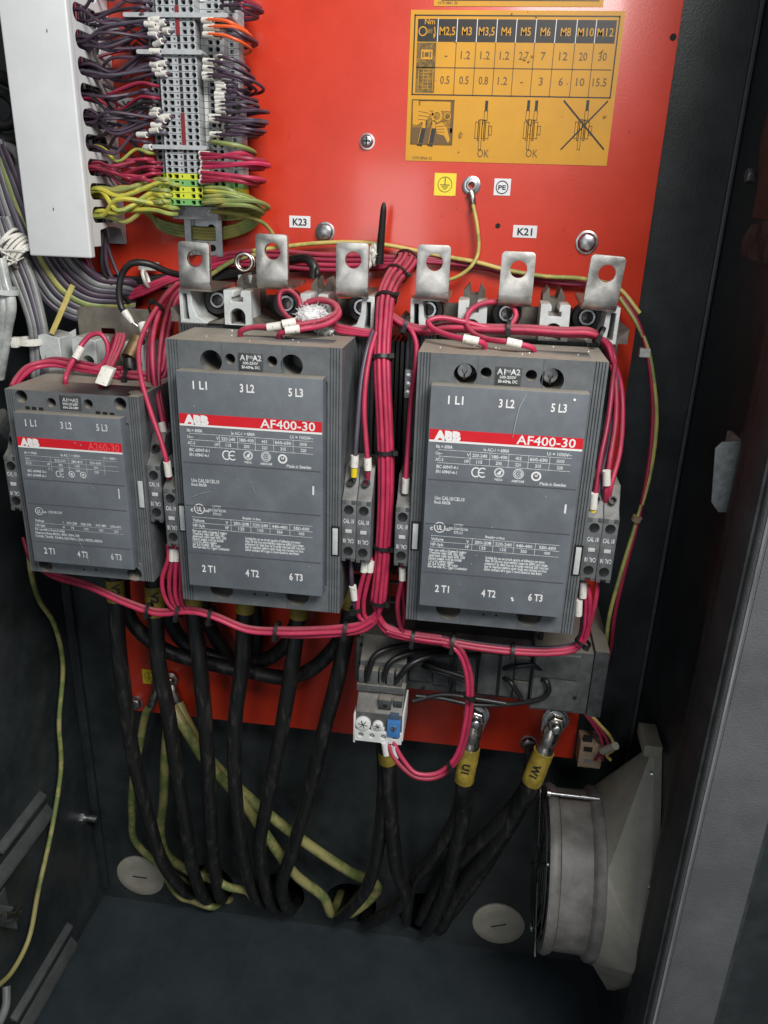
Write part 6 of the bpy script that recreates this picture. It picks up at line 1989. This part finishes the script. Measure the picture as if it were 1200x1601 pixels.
# ================================================================== wires lying along the plate behind the terminal bars
gw = 'wires along the red plate behind the terminal bars'
wire('plate_wire', [(395, 392, .004), (440, 386, .006), (500, 380, .008), (560, 379, .008), (610, 384, .008), (650, 392, .008), (700, 402, .008), (745, 410, .006), (790, 422, .004), (850, 432, .004), (912, 436, .002), (965, 450, -.010), (1000, 490, -.020)], 'tan yellow wire running the whole width behind the terminal bars', gw, 'petan', r=.0026)
for k in range(4):
    wire('plate_wire', [(110, 436 + k * 5, .0), (150, 448 + k * 5, -.004 * k), (200, 452 + k * 3, -.004), (250, 440 + k * 2, .002), (300, 420 + k * 3, .004), (350, 398 + k * 6, .006), (420, 392 + k * 8, .006), (500, 398 + k * 8, .006), (570, 400 + k * 7, .004), (636, 404 + k * 3, .0)], 'pink red wire running from the duct foot towards the main bundle', gw, 'pink' if k % 2 == 0 else 'pink2', r=.0029)
for k in range(5):
    wire('plate_wire', [(60, 392 + 8 * k, -.02), (100, 412 + 9 * k, .0), (150, 428 + 6 * k, .004), (210, 436 + 5 * k, .006), (270, 430 + 4 * k, .009), (340, 424 + 3 * k, .011), (420, 408 + 4 * k, .011), (520, 402 + 4 * k, .011)], 'black wire running from the duct foot behind the terminal bars', gw, 'blackwire', r=.0034)
wire('plate_wire', [(250, 446, -.002), (290, 444, -.002), (325, 432, .0), (350, 416, .0), (372, 405, .002), (400, 398, .004)], 'pale green wire between the first two terminal bars', gw, 'pe2', r=.0030)
for k in range(3):
    wire('plate_wire', [(140, 455, -.006), (170, 472 - 6 * k, -.010), (215, 462 - 5 * k, -.010), (262, 442 - 4 * k, -.006), (300, 428 - 3 * k, .0)], 'pink red wire sagging below the duct foot', gw, 'pink', r=.0030)
for k in range(3):
    wire('plate_wire', [(640, 402 + 3 * k, .006), (700, 406 + 3 * k, .012), (760, 414 + 3 * k, .012), (820, 428 + 3 * k, .012), (880, 438 + 3 * k, .012), (925, 446, .01)], 'dull red wire behind the K21 terminal bars', gw, 'pink2', r=.0026)
# black wire with ferrule at the far left terminal, arched
wo = wire('black_lead', [(290, 432, -.020), (262, 425, -.040), (230, 412, -.055), (205, 412, -.060), (190, 430, -.060), (186, 460, -.062), (190, 482, -.064), (198, 492, -.066)], 'black wire arching in front of the plate above the small contactor', None, 'blackwire', r=.0040)
a, b = at(194, 487, -.066), at(207, 505, -.068)
MB().tube([a, a.lerp(b, .5), b], [.0046, .0042, .0026], 10).build('ferrule', M['sleeve'], wo, smooth=True)
a, b = at(207, 504, -.068), at(220, 514, -.066)
MB().tube([a, a.lerp(b, .5), b], .0012, 8).build('bare_end', M['chrome'], wo, smooth=True)
# translucent tie with its mount
t = thing('cable_tie', 'cloudy white cable tie and mount on the pink wires above the small contactor', 'cable tie', at(225, 440, -.01))
MB().torus(at(228, 436, -.008), (1, .2, .3), .0105, .0022, 20, 6).build('band', M['sleeve'], t, smooth=True)
q = at(233, 416, .002)
MB().box(q.x - .012, q.x + .012, q.y - .006, q.y + .004, q.z - .005, q.z + .005).build('mount', M['clearplastic'], t, bevel=.001)
# black rubber lead between bars 2 and 3
wire('black_lead', [(440, 412, -.010), (462, 405, -.030), (482, 406, -.045), (491, 418, -.050), (490, 436, -.052)], 'thick black lead hooking down between the second and third terminal bar', None, 'blackwire', r=.0058)
o = MB().torus(at(495, 428, -.052), (1, .3, 0), .006, .0030, 18, 8).build('black_ring_lug', M['black'], smooth=True)
single(o, 'black insulated ring lug under the thick black lead', 'lug')
# coil-like ring left of bar 2
t = thing('spring_ring', 'grey metal ring coil standing between the first and second terminal bar', 'ring', at(383, 426, -.03))
c = at(381, 410, -.030)
for k in range(2):
    MB().torus(c + Vector((.0015 * k, .004 * k, -.0005 * k)), (.15, -1, .1), .0098, .0024, 28, 8).build('coil_turn', M['lug'], t, smooth=True)
# small bright clip
c = at(386, 438, -.04)
single(MB().box(c.x - .010, c.x + .010, c.y - .004, c.y + .004, c.z - .007, c.z + .006).build('metal_clip', M['latch'], bevel=.001), 'small bright metal clip beside the ring coil', 'clip')
# upright black tie tail
S_ = spline(px3([(592, 412, -.012), (594, 390, -.014), (597, 355, -.018), (600, 316, -.022)]), 6)
single(MB().tube(S_, [.0056 - .0022 * i / (len(S_) - 1) for i in range(len(S_) - 2)] + [.0030, .0012], 8).build('tie_tail', M['tie'], smooth=True), 'stiff black cable tie tail standing up behind the third terminal bar', 'cable tie')
c = at(585, 398, -.012)
mb = fibres(crumple(c, (.007, .006, .012), 3, .6, 3), c, (.007, .006, .012), 120, (.003, .007), .0003)
mb.tube([c + Vector((-.004, 0, -.004)), c + Vector((-.008, -.004, -.018)), c + Vector((-.009, -.004, -.032))], [.003, .002, .0008], 8)
single(mb.build('frayed_tie_mount', M['sleeve'], smooth=True), 'frayed cream tie mount beside the standing black tie tail', 'tie mount')

# two thin wires at the right of K21
gx_ = 'thin wires hanging at the right of the K21 contactor'
for k, mt in enumerate(('olive', 'pink2')):
    wire('thin_wire', [(968 + 4 * k, 465, -.030), (992 + 3 * k, 500, -.035), (1012 - 2 * k, 545, -.040), (1022 - 4 * k, 600, -.045), (1026 - 6 * k, 660, -.050), (1016 - 4 * k, 740, -.060), (995 + 2 * k, 815, -.070), (972 + 5 * k, 890, -.080), (953 + 8 * k, 960, -.080), (946 + 8 * k, 1015, -.060), (940, 1060, -.03)],
         ('olive yellow thin wire bowing out beside the right wall', 'dull red thin wire bowing out beside the right wall')[k], gx_, mt, r=.0026)
c = at(1007, 551, -.040)
single(MB().box(c.x - .006, c.x + .006, c.y - .005, c.y + .004, c.z - .005, c.z + .005).build('wire_clip', M['clearplastic'], bevel=.001), 'small cloudy clip holding the thin wires high beside the right wall', 'clip')
c = at(995, 811, -.072)
single(MB().lathe(c, (.25, -.1, 1), [(-.003, .0001), (-.003, .006), (.003, .006), (.003, .0001)], 12).build('wire_clip', M['conn'], smooth=True), 'small tan clip holding the thin wires beside the auxiliary blocks', 'clip')

# hanging wire on the left wall
wire('thin_wire', [(44, 855, -.085), (48, 892, -.09), ('x', 62, 940, -.425), ('x', 84, 975, -.430), ('x', 98, 1040, -.440), ('x', 92, 1130, -.440), ('x', 95, 1200, -.440), ('x', 80, 1300, -.440), ('x', 60, 1390, -.440), ('x', 44, 1470, -.440), ('x', 18, 1520, -.440), ('x', -8, 1545, -.440)], 'long faded green yellow wire hanging along the left side wall', None, 'pe2', r=.0038)

# ================================================================== clutter left of the duct and behind the small contactor
gq = 'grey and purple cables curving behind the duct'
for k in range(9):
    o_ = k * 5.0
    mt = ['greypurple', 'greywire', 'greypurple', 'olive', 'greypurple', 'purple', 'greypurple', 'greywire', 'purple'][k]
    wire('loom_cable', [(-30 + o_ * 1.5, 200 + o_, -.030 - .004 * (k % 3)), (-8 + o_ * 1.5, 290 - o_ * .2, -.040), (20 + o_ * 1.4, 370 - o_, -.045 - .003 * (k % 3)), (48 + o_ * 1.5, 430 - o_ * 1.0, -.045), (78 + o_ * 1.5, 475 - o_ * 1.3, -.040), (120 + o_, 497 - o_ * 1.5, -.030), (165 + o_, 498 - o_ * 1.4, -.015), (210, 490 - o_, .0)], {'greypurple': 'grey purple', 'greywire': 'pale grey', 'olive': 'olive yellow', 'purple': 'dark purple'}[mt] + ' cable of the loom curving behind the duct', gq, mt, r=.0052)
for k in range(4):
    o_ = k * 9
    wire('loom_cable', [(-6 + o_ * .6, 340, -.055), (8 + o_, 400, -.060), (24 + o_, 440, -.065), (40 + o_ * .8, 480, -.070), (50 + o_ * .7, 515, -.075), (52 + o_ * .8, 550, -.078), (54 + o_ * .8, 590, -.080)], 'pale grey cable dropping behind the small contactor', gq, ['greywire', 'greywire', 'greypurple', 'greywire'][k], r=.0048)
# white tie knot and plastic
c = at(22, 388, -.066)
mb = MB()
for k in range(7):
    mb.torus(c + Vector((-.010 + .0035 * k, .004, .008 - .003 * k)), (.7 + random.uniform(-.2, .2), random.uniform(-.2, .2), -.7), .0165 + random.uniform(-.001, .002), .0021, 22, 7)
for k in range(5):
    p = c + Vector((random.gauss(0, .008), -.012, random.gauss(0, .006)))
    mb.tube([p, p + Vector((random.gauss(0, .006), -.006, random.gauss(0, .006))), p + Vector((random.gauss(0, .012), -.004, random.gauss(-.004, .01)))], [.0016, .0013, .0006], 6)
single(mb.build('white_knot', M['sleeve'], smooth=True), 'cream cord wrapping tied round the grey loom beside the duct', 'wrapping')
for k in range(4):
    o_ = k * 5
    wire('pale_cable', [(-14 + o_, 405, -.098), (-4 + o_ * .8, 440, -.102), (2 + o_, 475, -.104 - .003 * (k % 2)), (-4 + o_, 515, -.102), (-10 + o_, 555, -.098), (-16 + o_, 590, -.09)], 'cloudy pale cable bunched at the left edge above the small contactor', 'cloudy pale cables at the left edge', 'clearplastic', r=.0062, n=10)
c = at(2, 452, -.103)
single(MB().lathe(c + Vector((.002, 0, -.004)), (0.15, 0, 1), [(0, .0155), (0, .0172), (.006, .0172), (.006, .0155), (0, .0155)], 20).build('cable_tie', M['barrier'], smooth=True), 'pale cable tie round the cloudy cables at the left edge', 'cable tie')
mb = MB().tube([at(-6, 655, -.11), at(12, 668, -.10), at(24, 660, -.09)], .016, 12)
single(mb.build('grey_gland', M['midgrey'], smooth=True), 'grey round gland left of the small contactor', 'gland')
# yellow strap
a, b = at(113, 446, -.070), at(80, 522, -.085)
d = (b - a).normalized(); sd = d.cross(Vector((0, -1, 0))).normalized() * .0032
single(MB().hull8([a + sd, a - sd, b - sd, b + sd], [p + Vector((0, .002, 0)) for p in (a + sd, a - sd, b - sd, b + sd)]).build('yellow_strap', M['petan'], bevel=.0005), 'flat yellow strap slanting above the small contactor', 'strap')
c = at(45, 534, -.085)
t = thing('cable_tie', 'cream cable tie round the pale grey cables behind the small contactor', 'cable tie', (c.x, c.y, c.z - .01))
MB().lathe(c + Vector((0, .004, 0)), (0, 0, 1), [(-.004, .012), (-.004, .015), (.004, .015), (.004, .012), (-.004, .012)], 20).build('band', M['sleeve'], t, smooth=True)
MB().box(c.x - .016, c.x - .008, c.y - .014, c.y - .004, c.z - .006, c.z + .006).build('head', M['sleeve'], t, bevel=.001)
# dusty shield sheet behind the small contactor
p = [at(119, 478, -.035), at(232, 484, -.035), at(236, 556, -.035), at(122, 556, -.035)]
zt0, zt1 = (p[0].z + p[1].z) / 2, p[2].z - .01
sl_ = at(170, 517, -.035)
MBs = MB().xz([rect(p[0].x, zt1, p[1].x, zt0), list(reversed(rect(sl_.x - .010, sl_.z - .004, sl_.x + .008, sl_.z + .003)))], -.036, -.034)
single(MBs.build('terminal_shield', M['shield'], bevel=.0005, seg=1), 'dusty brown grey shield sheet standing behind the small contactor', 'shield')
mb = MB().hull8([at(x, y, -.05) for x, y in ((92, 528), (118, 514), (119, 530), (95, 545))], [at(x, y, -.02) for x, y in ((92, 528), (118, 514), (119, 530), (95, 545))])
single(mb.build('grey_bar', M['barrier']), 'pale grey bar beside the dusty shield sheet', 'bar')
# brass component with black foot
a, b = at(216, 530, -.075), at(201, 560, -.095)
t = thing('brass_sleeve', 'dull brass sleeve with black foot behind the small contactor', 'sleeve', at(200, 575, -.09))
MB().tube([a, a.lerp(b, .5), b], .0090, 16).build('tube', M['brass'], t, smooth=True)
b2_ = at(203, 580, -.098)
MB().tube([b, b.lerp(b2_, .5), b2_], [.0065, .0085, .0080], 14).build('foot', M['black'], t, smooth=True)
a, b = at(222, 506, -.075), at(228, 522, -.08)
single(MB().tube([a, a.lerp(b, .5), b], .006, 12).build('marker_sleeve', M['sleeve'], smooth=True), 'white marker sleeve by the dull brass sleeve', 'sleeve')

# dark ring far left behind the duct
c = at(0, 170, -.02)
single(MB().torus(c, (.8, -.6, .1), .035, .008, 30, 10).torus(c, (.8, -.6, .1), .018, .006, 24, 8).build('black_grommet', M['black'], smooth=True), 'black round grommet left of the duct', 'grommet')
a, b = at(3, 222, -.03), at(30, 240, -.05)
single(MB().tube([a, a.lerp(b, .5), b], [.002, .005, .007], 10).build('grey_tie_tail', M['greywire'], smooth=True), 'pale grey tie tail poking out left of the duct', 'cable tie')

# ================================================================== connector and fan
c0 = at(906, 1150, -.015); c1 = at(936, 1192, -.015)
t = thing('connector_strip', 'tan three way connector strip beside the red plate corner', 'connector', ((c0.x + c1.x) / 2, 0, c1.z))
MB().box(c0.x, c1.x, -.030, .0, c1.z, c0.z).build('body', M['conn'], t, bevel=.0015)
for k, px, py in ((0, 919, 1155), (1, 919, 1171), (2, 919, 1189)):
    q = at(px, py, -.030)
    MB().box(q.x - .006, q.x + .006, -.0306, -.026, q.z - .0045, q.z + .0035).build('clamp_opening', M['dark' if k < 2 else 'chrome'], t)
for k, (mt, lab) in enumerate((('pink2', 'dull red wire from the relay to the connector strip'), ('pink2', 'second dull red wire curling into the connector strip'), ('petan', 'tan yellow wire from the relay past the connector strip to the fan'))):
    wire('fan_wire', [(911 + 2 * k, 1095, -.02), (912 + 4 * k, 1112, -.025), (925 + 5 * k, 1130, -.030), (938 + 8 * k, 1152, -.035), (942 + 9 * k, 1170, -.040), (936 + 6 * k, 1180, -.035), (930 + 12 * k, 1188, -.030)], lab, 'wires of the connector strip', mt, r=.0024)
a, b = at(942, 1174, -.06), at(962, 1166, -.08)
single(MB().tube([a, a.lerp(b, .5), b], .0055, 10).build('cable_sheath', M['plug'], smooth=True), 'short pale cable sheath leading to the fan', 'sheath')

FC = Vector((0.334, -0.072, -0.618))        # centre of the intake face
FR = .114
t = thing('cooling_fan', 'round beige grey cabinet fan on the right side wall', 'fan', (XR, FC.y, FC.z - .26))
ax = Vector((1, 0, 0))
MB().lathe(FC, ax, [(0, FR - .014), (0, FR), (.006, FR + .003), (.014, FR), (.014, FR - .006), (.0, FR - .014)], 64).build('intake_ring', M['fandrum'], t, smooth=True)
MB().lathe(FC, ax, [(.0145, FR - .006), (.016, FR - .004), (.058, FR - .003), (.061, FR + .002), (.064, FR + .005), (.074, FR + .005), (.074, FR - .02), (.0145, FR - .012)], 64).build('drum', M['fandrum'], t, smooth=True)
MB().lathe(FC, ax, [(.010, FR - .016), (.010, .0001)], 48).build('dark_interior', M['fandark'], t)
MB().lathe(FC, ax, [(.003, .042), (.003, .0001), (.009, .0001), (.009, .045), (.003, .042)], 32).build('hub', M['fandark'], t, smooth=True)
for k in range(7):
    mb = MB()
    a0 = 2 * PI * k / 7
    pts_ = []
    for r_, da, dx_ in ((.042, -.15, .000), (.042, .25, .008), (FR - .020, .34, .008), (FR - .020, -.02, .000)):
        pts_.append(FC + Vector((dx_, r_ * math.cos(a0 + da), r_ * math.sin(a0 + da))))
    mb.hull8(pts_, [p + Vector((.0014, 0, 0)) for p in pts_]).build('blade', M['fandrum'], t)
for r_ in (.035, .058, .080, .100):
    MB().torus(FC + Vector((-.003, 0, 0)), ax, r_, .0011, 40, 6).build('guard_ring', M['wiredark'], t, smooth=True)
for k in range(4):
    a0 = PI / 4 + k * PI / 2
    MB().tube([FC + Vector((-.004, .025 * math.cos(a0), .025 * math.sin(a0))), FC + Vector((-.004, .095 * math.cos(a0), .095 * math.sin(a0))), FC + Vector((-.004, (FR + .006) * math.cos(a0), (FR + .006) * math.sin(a0)))], .0016, 6).build('guard_spoke', M['wiredark'], t, smooth=True)
# spacer rods
for a0 in (PI / 2 * .94, -PI / 2 * 1.02):
    p0 = FC + Vector((0, (FR + .008) * math.cos(a0), (FR + .008) * math.sin(a0)))
    MB().cyl(p0, p0 + Vector((.070, 0, 0)), .0030, n=10).build('spacer_rod', M['bolt'], t, smooth=True)
    MB().lathe(p0 + Vector((-.003, 0, 0)), ax, [(0, .0001), (0, .006), (.005, .006), (.005, .0001)], 12).build('rod_screw', M['bolt'], t, smooth=True)
# flared housing between drum and wall: round front, square back
XFB = XR - .001
n = 48
front = [FC + Vector((.0745, (FR + .004) * math.cos(2 * PI * i / n), (FR + .004) * math.sin(2 * PI * i / n))) for i in range(n)]
ext = ((.148, 0), (0, .235), (-.165, 0), (0, -.235))        # back, top, near and bottom corners on the wall
cor = [Vector((XFB - .010, FC.y + ey, FC.z + ez)) for ey, ez in ext]
fs = []
for i in range(n):
    fs.append((i, (i + 1) % n, n + int(((i + .5) / n) * 4 + .5) % 4))
for q_ in range(4):
    fs.append(((q_ * n // 4 + n // 8) % n, n + q_, n + (q_ + 1) % 4))
fh = MB().add(front + cor, fs).build('flared_housing', M['fanwhite'], t)
fh.data.polygons.foreach_set('use_smooth', [True] * len(fh.data.polygons))
fh.data.set_sharp_from_angle(angle=math.radians(14))
MB().yz([[(c_.y, c_.z) for c_ in cor]], XFB - .0098, XFB).build('wall_flange', M['fanwhite'], t)
hw, hh = .148, .235
# pressed pyramid on the near side of the housing
ap = at(955, 1366, -.25)
MB().box(XFB - .028, XFB - .004, FC.y - .022, FC.y + .030, FC.z + hh - .008, FC.z + hh + .010).build('terminal_box', M['fanwhite'], t, bevel=.003)
for dy, dz in ((-.02, .20), (-.10, .085), (-.12, -.055)):
    MB().lathe((XFB - .0118, FC.y + dy, FC.z + dz), (-1, 0, 0), [(0, .005), (.003, .0045), (.0034, .0001)], 12).build('flange_screw', M['chrome'], t, smooth=True)
# faint print on the drum housing
q = at(958, 1272, -.20)
pr = MB()
d_ = (at(950, 1250, -.20) - at(962, 1300, -.20)).normalized()
nrm = (CAM - q); nrm = (nrm - d_ * nrm.dot(d_)).normalized()

scene.render.engine = 'CYCLES'
